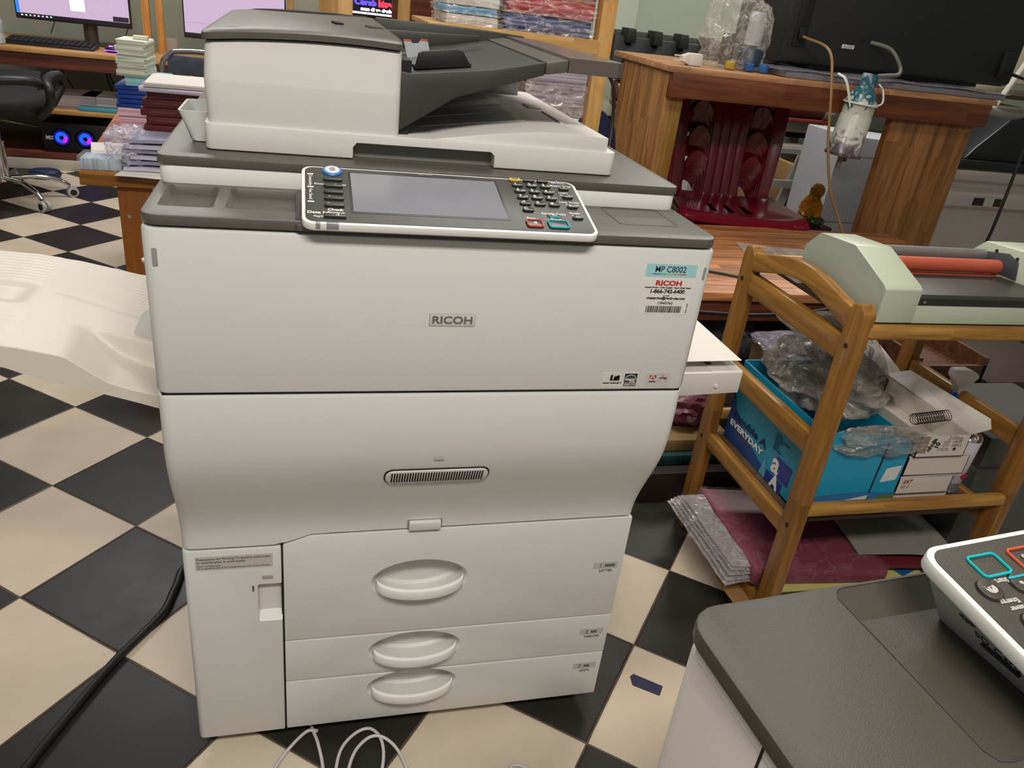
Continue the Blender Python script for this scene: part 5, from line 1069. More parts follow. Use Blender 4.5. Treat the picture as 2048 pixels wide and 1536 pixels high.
b = B(); box(b, 2.0, 2.55, 3.60, 3.72, 0.05, 0.63, 0.004); obj('white_board', b, plain('white_board', 'c6c5cd', 0.5), label='white panel leaning under the plotter behind the table leg', cat='panel')
SR = thing('metal_stand', (3.06, 3.2, 0), 'grey painted angle-iron stand under the table, blue taped boxes behind', 'stand')
for pts in (((2.90, 3.2, 0.0), (3.06, 3.2, 0.64)), ((3.10, 3.2, 0.64), (3.22, 3.2, 0.0))):
    b = B(); d_ = 0.028; loft(b, [[(p[0] - d_, p[1], p[2]), (p[0] + d_, p[1], p[2]), (p[0] + d_, p[1] + 0.03, p[2]), (p[0] - d_, p[1] + 0.03, p[2])] for p in pts]); obj('stand_leg', b, STEEL, SR)
b = B(); box(b, 2.6, 3.3, 3.19, 3.21, 0.425, 0.47); obj('cross_bar', b, STEEL, SR)
b = B(); box(b, 2.6, 3.3, 3.19, 3.21, 0.625, 0.655); obj('cross_bar', b, STEEL, SR)
def taped(x, y, z, w_, d_, h, lab, seed=0):
    r_ = thing('taped_carton', (x + w_ / 2, y + d_ / 2, z), lab, 'carton', 'blue taped cartons under the plotter')
    b = B(); box(b, x, x + w_, y, y + d_, z, z + h, 0.003); obj('carton', b, plain('kraft_carton', '9a7a50', 0.7, var=0.1), r_)
    b = B(); box(b, x + w_ * .35, x + w_ * .5, y - 0.002, y + d_, z, z + h + 0.001); box(b, x - 0.001, x + w_ + 0.001, y - 0.002, y, z + h * .25, z + h * .55); obj('blue_tape', b, plain('blue_tape', '16307c', 0.4), r_)
taped(2.72, 3.30, 0.20, 0.30, 0.25, 0.22, 'blue taped carton under the plotter, directly right of the red chairs')
taped(3.08, 3.32, 0.12, 0.34, 0.25, 0.42, 'blue taped carton under the plotter, beside the white cabinet')
b = B(); box(b, 2.5, 3.45, 3.25, 3.60, 0.0, 0.12, 0.003); obj('floor_crate', b, plain('pale_crate', '9a988c', 0.6), label='pale flat crate on the floor carrying the blue taped cartons', cat='crate')
b = B(); box(b, 3.12, 3.40, 3.33, 3.55, 0.545, 0.60, 0.01); obj('black_device', b, BLACK, label='small black device on top of the carton beside the white cabinet', cat='device')
YB = thing('sweets_bag', (2.66, 2.45, 0.40), 'shiny yellow and orange wrapped bundle beside the red chairs', 'bag')
b = B(); lump(b, (2.655, 2.45, 0.475), (0.055, 0.05, 0.085), 0.3, 2.5, 6, 4, zmin=0.42); lump(b, (2.665, 2.45, 0.575), (0.035, 0.03, 0.035), 0.3, 2.5, 16, 4); obj('wrapper', b, plain('yellow_orange_wrap', 'b0761a', 0.25, var=0.7, scale=18), YB)
b = B(); lump(b, (2.66, 2.43, 0.435), (0.065, 0.05, 0.025), 0.3, 2.5, 9, 4, zmin=0.41); obj('green_base', b, plain('green_wrap', '3c4a1e', 0.3), YB)
b = B(); box(b, 2.58, 2.76, 2.38, 2.54, 0.0, 0.41, 0.004); obj('low_stool', b, plain('dark_red_stool', '3a1418', 0.5), label='dark stool carrying the yellow and orange bundle', cat='stool')
# white copier side (white cabinet) and third copier
b = B(); prism(b, [(2.965, 0.0), (3.56, 0.0), (3.56, 0.79), (2.965, 0.81)], 2.78, 3.12, 'y', 0.008, 2); wcb = thing('white_cabinet', (3.26, 3.04, 0), 'plain white machine cabinet behind the right leg of the tall table', 'cabinet'); obj('body', b, plain('cabinet_white', 'b9bac0', 0.45), wcb)
b = B(); box(b, 2.966, 3.56, 2.776, 2.781, 0.700, 0.703); box(b, 2.966, 3.56, 2.776, 2.781, 0.34, 0.343); obj('seam', b, GREYINK, wcb)
C3 = thing('rear_copier', (4.05, 3.1, 0), 'white copier with a black scanner top at the right edge, behind the tall table', 'copier')
CW3 = plain('copier_white', 'b9b2a8', 0.45, var=0.02)
b = B(); prism(b, [(2.86, 0.0), (2.86, 0.44), (2.80, 0.47), (2.80, 0.555), (2.84, 0.575), (2.84, 0.600), (2.80, 0.62), (2.80, 0.68), (3.35, 0.68), (3.35, 0.0)], 3.66, 4.60, 'x', 0.006, 2); obj('body', b, CW3, C3)
b = B(); box(b, 3.62, 4.60, 2.78, 3.36, 0.680, 0.735, 0.01); obj('scanner_lid', b, BLACK, C3)
b = B(); prism(b, [(3.80, 0.735), (3.85, 0.80), (4.02, 0.965), (4.10, 0.985), (4.60, 0.985), (4.60, 0.735)], 2.80, 3.30, 'y', 0.012, 2); obj('document_feeder', b, plain('feeder_black', '1c1c1e', 0.3), C3)
b = B(); box(b, 3.97, 4.17, 2.794, 2.801, 0.480, 0.525, 0.003); obj('lens_window', b, BLACK, C3)
b = B(); box(b, 4.04, 4.11, 2.788, 2.796, 0.478, 0.527, 0.003); text(b, 'D', (4.075, 2.787, 0.503), 0.03); obj('latch_button', b, plain('latch_white', 'c2bdb4', 0.4), C3)
# bright leftovers behind: shelf, angle post, bar
b = B(); box(b, 3.35, 3.41, 3.60, 3.66, 0.0, 0.98); obj('angle_post', b, plain('galvanised_post', '9a9c98', 0.4, metal=0.3, var=0.1, scale=60), label='perforated galvanised shelf post behind the white cabinet', cat='shelf post')
BS = thing('metal_shelf', (4.2, 4.3, 0), 'grey metal shelf of black trays in the back right corner', 'shelf')
for z in (0.62, 0.82, 1.0):
    b = B(); box(b, 3.46, 5.6, 4.0, 4.5, z, z + 0.03); obj('shelf_board', b, plain('shelf_grey', '77756c', 0.6), BS)
b = B(); box(b, 3.50, 4.1, 4.02, 4.45, 0.85, 0.98, 0.01); obj('tray_stack', b, lined('black_tray_edges', '121212', '33332f', 'z', 0.012), label='stack of black trays on the grey metal shelf', cat='tray stack')
b = B(); box(b, 4.15, 5.3, 3.95, 4.45, 1.03, 1.07, 0.005); box(b, 4.15, 5.3, 3.98, 4.45, 0.90, 0.955, 0.005); obj('cream_tray', b, plain('cream_tray', 'bdb39a', 0.5), BS)
b = B(); cyl(b, (4.45, 3.4, 0.95), (4.72, 3.5, 1.35), 0.018, 10); obj('white_bar', b, plain('white_tube', 'cfc8ba', 0.4), label='white tube leaning at the right edge beyond the rear copier', cat='tube')
b = B(); box(b, 4.6, 5.6, 3.6, 3.7, 1.12, 1.75, 0.01); obj('cream_panel', b, plain('cream_panel', 'c9c2a4', 0.5), label='cream panel at the right edge beyond the black printer', cat='panel')
# ------------------------------------------------------------------ shelf post and packets just behind the big copier
SW = wood('pine_shelf', 'a97c40', 'cfa466', 'x', 'z', 0.3, 0.5, 6, 0.1); SWZ = wood('pine_post', 'a5763a', 'c99d5c', 'z', 'y', 0.3, 0.5, 6, 0.1)
SH = thing('pine_shelf_unit', (0.9, 1.75, 0), 'pine shelf unit with plastic wrapped packets standing behind the big copier', 'shelf')
b = B(); box(b, 1.095, 1.145, 1.60, 1.65, 0, 1.75, 0.002); obj('post', b, SWZ, SH)
b = B(); box(b, 0.30, 0.35, 1.95, 2.0, 0, 1.20, 0.002); obj('post', b, SWZ, SH)
b = B(); box(b, 1.095, 1.145, 1.95, 2.0, 0, 1.75, 0.002); obj('post', b, SWZ, SH)
b = B(); box(b, 0.55, 1.10, 1.595, 1.625, 1.120, 1.176, 0.002); obj('front_rail', b, SW, SH)
b = B(); box(b, 0.55, 1.10, 1.61, 1.98, 1.160, 1.174, 0.001); obj('shelf_board', b, SW, SH)
b = B(); box(b, 0.35, 1.10, 1.61, 1.98, 0.80, 0.82, 0.001); obj('shelf_board', b, SW, SH)
def packet(x, y, z, w_, d_, h, col, lab, edge=None):
    r_ = thing('wrapped_packet', (x + w_ / 2, y + d_ / 2, z), lab, 'packet', 'plastic wrapped packets on the pine shelf')
    b = B(); box(b, x, x + w_, y, y + d_, z, z + h, 0.003); obj('covers', b, lined('edge_' + col, col, edge or col, 'z', 0.003), r_)
    b = B(); lump(b, (x + w_ / 2, y + d_ / 2, z + h / 2), (w_ / 2 + .012, d_ / 2 + .01, h / 2 + .008), 0.10, 3.5, x * 9, 4, 0.93, zmin=z); obj('clear_wrap', b, film('packet_film', 'f2ece8', 0.13, 0.08, 22, 0.16, 0.55), r_)
packet(0.795, 1.64, 1.1745, 0.285, 0.22, 0.048, '16224a', 'dark blue covers in clear plastic, lower packet on the pine shelf', '30427c')
packet(0.80, 1.64, 1.228, 0.285, 0.22, 0.050, '8a1c22', 'red covers in clear plastic directly on the dark blue packet', 'b23a3c')
packet(0.80, 1.64, 1.284, 0.285, 0.22, 0.050, '7c1820', 'top packet of red covers cut by the upper edge of the photo', 'a83a40')
packet(0.615, 1.66, 1.1745, 0.165, 0.22, 0.028, 'b9b4ae', 'white paper packet at the bottom left of the pine shelf', 'd9d5d0')
packet(0.610, 1.66, 1.206, 0.165, 0.22, 0.020, '3c86ae', 'light blue packet between the white packets on the pine shelf', '6ab0cf')
packet(0.615, 1.66, 1.230, 0.165, 0.22, 0.070, 'c0bab2', 'white packet with a red line on top of the light blue one', 'ddd8d0')
def ream(x, y, z, w_, d_, h, yaw, lab, m, name='paper_stack', cat='paper stack', group=None, amp=0.003, seed=0):
    b = B(); n = max(3, int(h / 0.006)); rings = []
    rnd = random.Random(seed * 7 + 1)
    for k in range(n + 1):
        ox, oy = rnd.uniform(-amp, amp), rnd.uniform(-amp, amp)
        for dz in ((0,) if k in (0, n) else (-0.0006, 0.0006)):
            rings.append([(ox - w_ / 2, oy - d_ / 2, z + h * k / n + dz), (ox + w_ / 2, oy - d_ / 2, z + h * k / n + dz), (ox + w_ / 2, oy + d_ / 2, z + h * k / n + dz), (ox - w_ / 2, oy + d_ / 2, z + h * k / n + dz)])
    loft(b, rings, Matrix.Translation((x, y, 0)) @ Matrix.Rotation(R(yaw), 4, 'Z'))
    return obj(name, b, m, label=lab, cat=cat, group=group, smooth=20)
LIL = lined('lilac_pages', 'a59cae', 'd8d0dc', 'z', 0.002); WPG = lined('white_pages', 'b9b2b4', 'e6e0e0', 'z', 0.002)
G1 = 'paper stacks behind the copier lid'
z = 0.8205
for k, (h, m_, lab) in enumerate(((0.11, WPG, 'bottom white paper stack between the copier and the pine post'), (0.045, lined('tan_film_pages', '8a7f78', 'b5aaa6', 'z', 0.003), 'tan grey wrapped paper stack, second from the bottom behind the copier'),
                     (0.05, lined('grey_film_pages', '8f8890', 'b5aeb6', 'z', 0.003), 'grey wrapped paper stack, third from the bottom behind the copier'), (0.035, LIL, 'lilac white paper stack, second from the top behind the copier'), (0.03, WPG, 'topmost white paper stack behind the copier, under the feeder tray'))):
    ream(0.99 + 0.01 * math.sin(k * 2), 1.78, z, 0.20, 0.28, h, -3 + 2 * k, lab, m_, group=G1, seed=k); z += h + 0.001
b = B(); lump(b, (1.0, 1.78, 0.985), (0.115, 0.15, 0.055), 0.12, 3, 4, 4, 0.9); obj('plastic_wrap', b, film('stack_film', 'c8c0bc', 0.3, 0.12, 20), label='clear plastic wrap around the grey paper stacks behind the copier', cat='plastic wrap')
b = B(); tube(b, [(1.10, 1.50, 1.10), (1.135, 1.50, 1.05), (1.15, 1.5, 0.95), (1.14, 1.45, 0.80), (1.16, 1.4, 0.6), (1.15, 1.42, 0.25), (1.18, 1.45, 0.008)], 0.006, 8, 6); obj('black_cable', b, BLACK, label='black cable hanging from the pine post behind the feeder tray', cat='cable', smooth=60)
BC = thing('blue_chair', (1.42, 2.3, 0), 'navy blue plastic chair back peeping out right of the pine shelf', 'chair')
NV = plain('navy_plastic', '151d3e', 0.4)
b = B(); prism(b, [(1.24, 0.50), (1.24, 0.86), (1.29, 0.905), (1.37, 0.895), (1.43, 0.83), (1.455, 0.70), (1.455, 0.50)], 2.16, 2.18, 'y', 0.006, 2); obj('backrest', b, NV, BC)
b = B(); box(b, 1.15, 1.46, 1.985, 2.17, 0.43, 0.46, 0.01); obj('seat', b, NV, BC)
for x in (1.17, 1.42):
    for y in (2.0, 2.14):
        b = B(); cyl(b, (x, y, 0), (x, y, 0.43), 0.012); obj('leg', b, BLACK, BC)
b = B(); tube(b, [(1.235, 1.9, 1.05), (1.25, 1.95, 0.95), (1.245, 2.0, 0.80)], 0.003, 6, 5); obj('white_cable', b, WHITE, label='thin white cable hanging in front of the navy chair back', cat='cable', smooth=60)

# ------------------------------------------------------------------ small table with books, left behind the copier
TB = wood('reddish_table', '8a4a26', 'bf7b4a', 'y', 'x', 0.08, 0.35, 6, 0.15); TBZ = wood('ochre_leg', '84480f', '9c5c1c', 'z', 'x', 0.2, 0.35, 5, 0.08); TBX = wood('ply_edge', '7a4a18', 'b3772e', 'x', 'z', 0.012, 0.4, 8, 0.35)
ST = thing('small_table', (-0.15, 2.35, 0), 'small reddish wooden table crowded with books, left behind the big copier', 'table')
b = B(); prism(b, [(-0.505, 1.80), (0.10, 1.80), (0.05, 2.95), (-0.60, 2.95)], 0.598, 0.622, 'z', 0.003); obj('table_top', b, TB, ST)
b = B(); prism(b, [(-0.505, 1.795), (0.10, 1.795), (0.10, 1.82), (-0.507, 1.82)], 0.575, 0.6215, 'z', 0.004, 2); obj('front_edge', b, TBX, ST)
b = B(); box(b, -0.405, -0.300, 1.83, 1.86, 0, 0.576, 0.003); pl = obj('leg', b, TBZ, ST)
b = B(); lathe(b, [(0.006, 0), (0.006, 0.002)], frame((-0.375, 1.829, 0.47), *FRONT), 14); obj('bolt', b, CHROME, pl)
for x, y in ((0.0, 1.83), (-0.56, 2.88), (0.0, 2.88)):
    b = B(); box(b, x, x + 0.05, y, y + 0.03, 0, 0.599, 0.003); obj('leg', b, TBZ, ST)
TT = 0.6225
# tape dispenser-like clear case, papers
b = B(); box(b, -0.50, -0.385, 1.81, 1.90, TT, TT + 0.036, 0.003); cc = thing('card_case', (-0.44, 1.855, TT), 'clear plastic case of pale blue cards at the table corner', 'case'); obj('cards', b, lined('pale_blue_cards', '8fa0ad', 'b9c8d2', 'x', 0.004), cc)
b = B(); box(b, -0.507, -0.378, 1.805, 1.905, TT, TT + 0.044, 0.003); obj('clear_case', b, film('case_film', 'd8dde2', 0.18, 0.08, 8, 0.0, 0.1), cc)
b = B(); sheet(b, 0.155, 0.21, 0.012, 0.004, 3, M=Matrix.Translation((-0.50, 1.96, TT + 0.002)) @ Matrix.Rotation(R(12), 4, 'Z')); obj('booklet', b, PAPER, label='white booklet lying open at the left edge of the small table', cat='booklet')
b = B(); sheet(b, 0.15, 0.18, 0.001, 0.003, 3, M=Matrix.Translation((-0.39, 1.745, TT + 0.001)) @ Matrix.Rotation(R(-5), 4, 'Z')); obj('paper_sheet', b, PAPER, label='white sheet hanging over the front edge of the small table', cat='paper')
G2 = 'wrapped booklets in front of the red books'
z = TT + 0.003
for k in range(6):
    b = B(); sheet(b, 0.20, 0.15, 0.011, 0.006, k, M=Matrix.Translation((-0.375 + 0.012 * (k % 3), 1.81 + 0.004 * (k % 2), z)) @ Matrix.Rotation(R((-4, 3, -2, 5, 0, 3)[k]), 4, 'Z'))
    obj('booklet', b, plain(('booklet_lilac', 'booklet_grey')[k % 2], ('c3bdd0', '9a98ac')[k % 2], 0.4, var=0.1), label=('lowest', 'second lowest', 'third lowest', 'third highest', 'second highest', 'highest')[k] + ' plastic wrapped booklet of the pile in front of the red books', cat='booklet', group=G2)
    z += 0.0185
b = B(); lump(b, (-0.37, 1.90, TT + 0.065), (0.06, 0.09, 0.055), 0.3, 3, 6, 4, 0.6, zmin=TT + 0.003); obj('plastic_wrap', b, film('booklet_film', 'dad6e4', 0.3, 0.1, 30), label='crinkled clear plastic around the booklet pile', cat='plastic wrap')
# a low platform of papers carries the red books
ream(-0.18, 2.14, TT, 0.30, 0.22, 0.081, 0, 'pile of lilac papers directly under the dark red books', LIL, seed=3)
z = TT + 0.082
RB = plain('dark_red_cover_cloth', '56161a', 0.5, var=0.06)
gold = plain('gold_print', '94603c', 0.4, metal=0.3, var=0)
nm = ('lowest', 'second lowest', 'middle', 'second highest', 'topmost')
for k in range(5):
    h = (0.038, 0.028, 0.028, 0.028, 0.027)[k]; dx = (0.0, 0.010, -0.006, 0.002, 0.018)[k]
    bk = thing('hardback_book', (-0.19 + dx, 2.10, z), nm[k] + ' dark red hardback book of the pile on the small table', 'book', 'dark red hardback books on the small table')
    b = B(); box(b, -0.335 + dx, -0.03 + dx, 2.00, 2.21, z, z + h - 0.001, 0.003); obj('cover', b, RB, bk)
    b = B(); text(b, 'LUAN VAN TOT NGHIEP', (-0.265 + dx, 1.9996, z + h / 2), 0.007, w=0.075); text(b, 'o', (-0.19 + dx, 1.9996, z + h / 2), 0.008); text(b, 'NGANH KE TOAN', (-0.115 + dx, 1.9996, z + h / 2), 0.007, w=0.06); obj('spine_lettering', b, gold, bk, smooth=180)
    z += h
for k in range(2): ream(-0.17 + 0.01 * k, 2.08, z, 0.32, 0.24, 0.014, -2 + 4 * k, ('lower', 'upper')[k] + ' white wrapped paper sheaf on top of the dark red books', (LIL, PAPER)[k], group='paper sheaves on the red books', seed=k); z += 0.017
# pink and blue booklets stack behind, with a pad stack on top
z = TT
for k in range(5): ream(-0.405, 2.52, z, 0.17, 0.24, 0.020, 2 * (k % 2), nm[k] + ' pink edged paper block left of the red books', lined('pink_pages', 'c99fb0', 'e3c0cb', 'z', 0.003), group='pink edged paper blocks', seed=k); z += 0.0205
for k in range(5):
    b = B(); box(b, -0.495 + 0.008 * (k % 2), -0.33 + 0.006 * (k % 2), 2.40, 2.66, z, z + 0.0155, 0.004, M=None); obj('blue_folder', b, plain('cobalt_folder', '123c8c', 0.25, var=0.15), label=nm[k] + ' cobalt blue folder above the pink paper blocks', cat='folder', group='cobalt blue folders'); z += 0.0165
ream(-0.385, 2.50, z, 0.15, 0.20, 0.030, 3, 'pale turquoise block between the blue folders and white pads', plain('turquoise_block', '86b4bb', 0.5), seed=2); z += 0.031
for k in range(6): ream(-0.425 + 0.004 * (k % 2), 2.48, z, 0.10, 0.15, 0.0205, (-8, -5, -8, -2, -6, -3)[k], ('lowest', 'second', 'third', 'fourth', 'fifth', 'topmost')[k] + ' white note pad, counted up the pad pile with string', lined('greenish_pages', 'aab09c', 'd6dac8', 'z', 0.002), 'note_pad', 'note pad', 'white note pads tied with string', seed=k); z += 0.021
b = B(); sheet(b, 0.05, 0.04, 0.012, 0.002, 2, M=Matrix.Translation((-0.425, 2.46, z))); obj('eraser_block', b, plain('cream_block', 'd8d2bc', 0.6), label='small cream block on top of the white note pads', cat='block')

# ------------------------------------------------------------------ long computer desk at the back left
DK = thing('computer_desk', (-1.0, 4.65, 0), 'long brown computer desk along the back left wall', 'desk')
DT = wood('desk_top_wood', 'a5763f', 'c79a5c', 'x', 'y', 0.1, 0.4, 5, 0.1); DB = wood('desk_brown_wood', '54281a', '7c4630', 'x', 'z', 0.3, 0.45, 4, 0.15)
b = B(); box(b, -3.2, 0.9, 4.28, 5.0, 0.670, 0.695, 0.003); obj('desk_top', b, DT, DK)
b = B(); box(b, -3.2, 0.9, 4.30, 4.33, 0.595, 0.671, 0.002); obj('apron', b, DB, DK)
b = B(); box(b, -3.2, 0.9, 4.34, 5.0, 0.335, 0.36, 0.002); obj('middle_shelf', b, DT, DK)
b = B(); box(b, -3.2, 0.9, 4.36, 5.0, 0.065, 0.10, 0.002); obj('bottom_shelf', b, DB, DK)
b = B(); box(b, -3.2, 0.9, 4.355, 4.375, 0.0, 0.0645, 0.002); obj('plinth', b, plain('cream_plinth', 'bdb6a4', 0.6), DK)
for x in (-2.3, 0.2):
    b = B(); box(b, x, x + 0.04, 4.34, 4.98, 0.10, 0.67, 0.002); obj('side_panel', b, DB, DK)
for x, wd in ((-0.745, 0.05), (-0.665, 0.045)):
    b = B(); loft(b, [[(x, 4.62, 0.695), (x + wd * .8, 4.62, 0.695), (x + wd * .8, 4.65, 0.695), (x, 4.65, 0.695)], [(x - 0.01, 4.62, 1.6), (x + wd * .8, 4.62, 1.6), (x + wd * .8, 4.65, 1.6), (x - 0.01, 4.65, 1.6)]]); obj('wooden_upright', b, wood('orange_upright', 'b07030', 'd09450', 'z', 'x', 0.3, 0.5, 5, 0.1), label=('left', 'right')[x > -0.7] + ' wooden upright standing on the desk between the monitors', cat='upright', group='uprights on the computer desk')
def monitor(x0, x1, z0, z1, y, lab, ex):
    r_ = thing('monitor', ((x0 + x1) / 2, y + 0.1, 0.695), lab, 'monitor')
    b = B(); box(b, x0, x1, y, y + 0.035, z0, z1, 0.004); obj('case', b, BLACK, r_)
    m = D.materials.new('lit_screen'); nt, N, L, P = nodes(m)
    P.inputs['Base Color'].default_value = (0, 0, 0, 1); P.inputs['Emission Color'].default_value = lin('e2c6e6'); P.inputs['Emission Strength'].default_value = 0.62; P.inputs['Roughness'].default_value = 0.3
    b = B(); box(b, x0 + 0.008, x1 - 0.008, y - 0.001, y + 0.001, z0 + 0.032, z1 - 0.008); sc = obj('screen', b, m, r_)
    ex(x0, x1, z0, z1, y, r_)
    xm = (x0 + x1) / 2
    b = B(); cyl(b, (xm + .07, y + 0.06, 0.70), (xm + 0.07, y + 0.06, z0 + 0.1), 0.04, 20); obj('stand', b, plain('stand_bronze', '4a433c', 0.35, metal=0.4), r_, smooth=50)
    b = B(); box(b, xm - 0.05, xm + 0.19, y - 0.02, y + 0.16, 0.6955, 0.704, 0.003); obj('stand_foot', b, BLACK, r_)
def E(name, bm, c_, par, st=0.8):
    return obj(name, bm, plain('glow_' + c_, c_, 0.4, var=0, emit=st), par)
def ex1(x0, x1, z0, z1, y, r_):
    b = B(); box(b, x0 + 0.008, x0 + 0.026, y - 0.002, y, z0 + 0.034, z1 - 0.01); E('side_strip', b, '2a6fe0', r_)
    b = B(); box(b, x0 + 0.008, x1 - 0.008, y - 0.002, y, z0 + 0.010, z0 + 0.032); obj('task_bar', b, plain('task_bar_dark', '231f2c', 0.4), r_)
    for k, c_ in enumerate(('e0e0f0', 'e0e0f0', '7ad0a0', 'e8b0b0', 'a0d0e8', 'c0c0e8', 'f0f0f0', '90e0e0')):
        b = B(); box(b, x0 + 0.03 + k * 0.022, x0 + 0.040 + k * 0.022, y - 0.003, y - 0.001, z0 + 0.018, z0 + 0.025); E('task_icon', b, c_, r_)
    b = B(); box(b, x1 - 0.10, x1 - 0.012, y - 0.003, y - 0.001, z0 + 0.034, z0 + 0.062); obj('notice_box', b, plain('notice_dark', '37303c', 0.4), r_)
    b = B(); box(b, x0 + 0.30, x0 + 0.38, y - 0.003, y - 0.001, z0 + 0.07, z1 - 0.05); E('document_page', b, 'f2dcf0', r_, 0.75)
def ex2(x0, x1, z0, z1, y, r_):
    b = B(); box(b, x0 + 0.02, x1 - 0.02, y - 0.002, y, z0 + 0.090, z0 + 0.0915); obj('window_line', b, plain('line_lilac', 'b79cbb', 0.5), r_)
    b = B(); box(b, x0 + 0.008, x1 - 0.008, y - 0.002, y, z0 + 0.010, z0 + 0.030); obj('task_bar', b, MATS['task_bar_dark'], r_)
monitor(-1.455, -0.825, 0.812, 1.19, 4.70, 'left monitor with a pale pink screen and dark task bar', ex1)
monitor(-0.525, 0.09, 0.797, 1.17, 4.70, 'monitor with a pale pink screen behind the copier feeder', ex2)
KB = thing('keyboard', (-1.22, 4.48, 0.695), 'black keyboard on the desk below the left monitor', 'keyboard')
b = B(); prism(b, [(4.40, 0.6955), (4.40, 0.708), (4.56, 0.725), (4.56, 0.6955)], -1.46, -0.99, 'x', 0.003); obj('keyboard_case', b, BLACK, KB)
for r_ in range(4):
    for k in range(15):
        b = B(); box(b, -1.448 + k * 0.030, -1.423 + k * 0.030, 4.415 + r_ * 0.034, 4.442 + r_ * 0.034, 0.708 + r_ * 0.0036, 0.722 + r_ * 0.0036, 0.002, 1); obj('keycap', b, BLACK, KB)
MS = thing('mouse', (-0.90, 4.45, 0.695), 'black mouse with a glowing purple ring beside the note pads', 'mouse')
b = B(); lump(b, (-0.885, 4.45, 0.712), (0.055, 0.035, 0.020), 0.0, 1, 0, 3, zmin=0.6955, ridge=False); obj('mouse_shell', b, BLACK, MS, smooth=60)
b = B(); tube(b, [(-0.885 + 0.056 * math.cos(R(a)), 4.45 + 0.037 * math.sin(R(a)), 0.708) for a in range(190, 350, 15)], 0.002, 6); E('light_ring', b, '8a30ff', MS, 4)
b = B(); tube(b, [(-0.90 + 0.010 * math.cos(R(a)), 4.43 + 0.01 * math.sin(R(a)), 0.731) for a in range(0, 360, 30)], 0.0025, 6, closed=True); E('logo_light', b, 'a050ff', MS, 3)
# bottle in the near-left corner of the desk
WBt = thing('water_bottle', (-1.47, 4.42, 0.695), 'clear plastic bottle with a red cap at the left edge of the photo', 'bottle')
bm_ = Matrix.Translation((-1.475, 4.36, 0.6955))
b = B(); lathe(b, [(0.03, 0), (0.045, 0.005), (0.045, 0.05), (0.040, 0.06), (0.045, 0.07), (0.045, 0.12), (0.030, 0.16), (0.022, 0.17)], bm_, 24); obj('bottle', b, film('bottle_film', 'c0c8cc', 0.4, 0.08, 30), WBt, smooth=50)
b = B(); lathe(b, [(0.026, 0.168), (0.027, 0.172), (0.026, 0.195), (0.02, 0.20)], bm_, 20); obj('cap', b, plain('red_cap', '8a2028', 0.4), WBt, smooth=50)
# computer case with lit fans
PCT = thing('computer_case', (-1.1, 4.55, 0.10), 'black computer case with two blue and magenta lit fans under the desk', 'computer')
b = B(); box(b, -1.325, -0.86, 4.40, 4.80, 0.1005, 0.275, 0.006); obj('case', b, BLACK, PCT)
b = B(); box(b, -1.312, -0.87, 4.396, 4.401, 0.118, 0.262, 0.002); obj('mesh_front', b, plain('mesh_black', '101012', 0.5), PCT)
for cx in (-1.222, -1.092):
    m_ = None
    b = B(); n = 24
    def ringm(r0, r1, a0, a1, y):
        bb = B(); k = 12; pts = [(cx + r1 * math.cos(R(a0 + (a1 - a0) * q / k)), 0.190 + r1 * math.sin(R(a0 + (a1 - a0) * q / k))) for q in range(k + 1)] + [(cx + r0 * math.cos(R(a1 + (a0 - a1) * q / k)), 0.190 + r0 * math.sin(R(a1 + (a0 - a1) * q / k))) for q in range(k + 1)]
        prism(bb, pts, y, y + 0.002, 'y'); return bb
    b.free()
    fr_ = None
    b = B(); lathe(b, [(0.058, 0), (0.058, 0.003), (0.055, 0.003), (0.055, 0)], frame((cx, 4.396, 0.19), *FRONT), 28); fan = obj('fan', b, BLACK, PCT, smooth=50)
    E('fan_glow', ringm(0.012, 0.034, 20, 230, 4.3935), '1450ff', fan, 1.0); E('fan_glow', ringm(0.012, 0.034, 231, 290, 4.3935), '3a30ff', fan, 1.0); E('fan_glow', ringm(0.012, 0.034, 291, 379, 4.3935), 'b020e0', fan, 0.9)
    E('fan_halo', ringm(0.034, 0.047, 0, 359, 4.3945), '10106a', fan, 0.5)
b = B(); text(b, 'MZ', (-1.288, 4.3945, 0.186), 0.026, bold=0.002); obj('case_logo', b, WINK, PCT, smooth=180)
# papers on the middle shelf
G4 = 'papers on the shelf under the desk'
sp_ = [(-1.42, 0.30, 0.055, WPG, 'pinkish paper pile behind the office chair, farthest left'), (-1.14, 0.24, 0.075, lined('dusty_pages', 'a89c9c', 'cbbfc2', 'z', 0.003), 'dusty white paper pile seen through the chair arm'), (-0.82, 0.10, 0.06, lined('grey_green_pages', '8f9a9a', 'b5bcb8', 'z', 0.003), 'small pale pile beside the blue folders')]
for k, (x, w_, h, m_, lab) in enumerate(sp_): ream(x, 4.55, 0.3605, w_, 0.26, h, 2, lab, m_, group=G4, seed=k + 11)
b = B(); box(b, -1.10, -0.87, 4.36, 4.42, 0.3605, 0.384, 0.003); obj('turquoise_book', b, plain('turquoise_book', '3a8aa0', 0.5), label='turquoise book lying on the shelf edge under the desk', cat='book')
ream(-0.995, 4.57, 0.3605, 0.20, 0.26, 0.075, -3, 'white paper pile behind the turquoise book', WPG, group=G4, seed=21)
for k, (x, a) in enumerate(((-1.38, 0.03), (-1.27, -0.04), (-1.03, -0.02), (-1.0, -0.03), (-0.97, 0.03))):
    b = B(); tube(b, [(x, 4.96, 0.67), (x + a, 4.95, 0.52), (x - a * .5, 4.93, 0.40)], 0.005, 6, 5); obj('black_cable', b, BLACK, label='black cable hanging against the wall under the desk', cat='cable', group='cables under the desk', smooth=60)
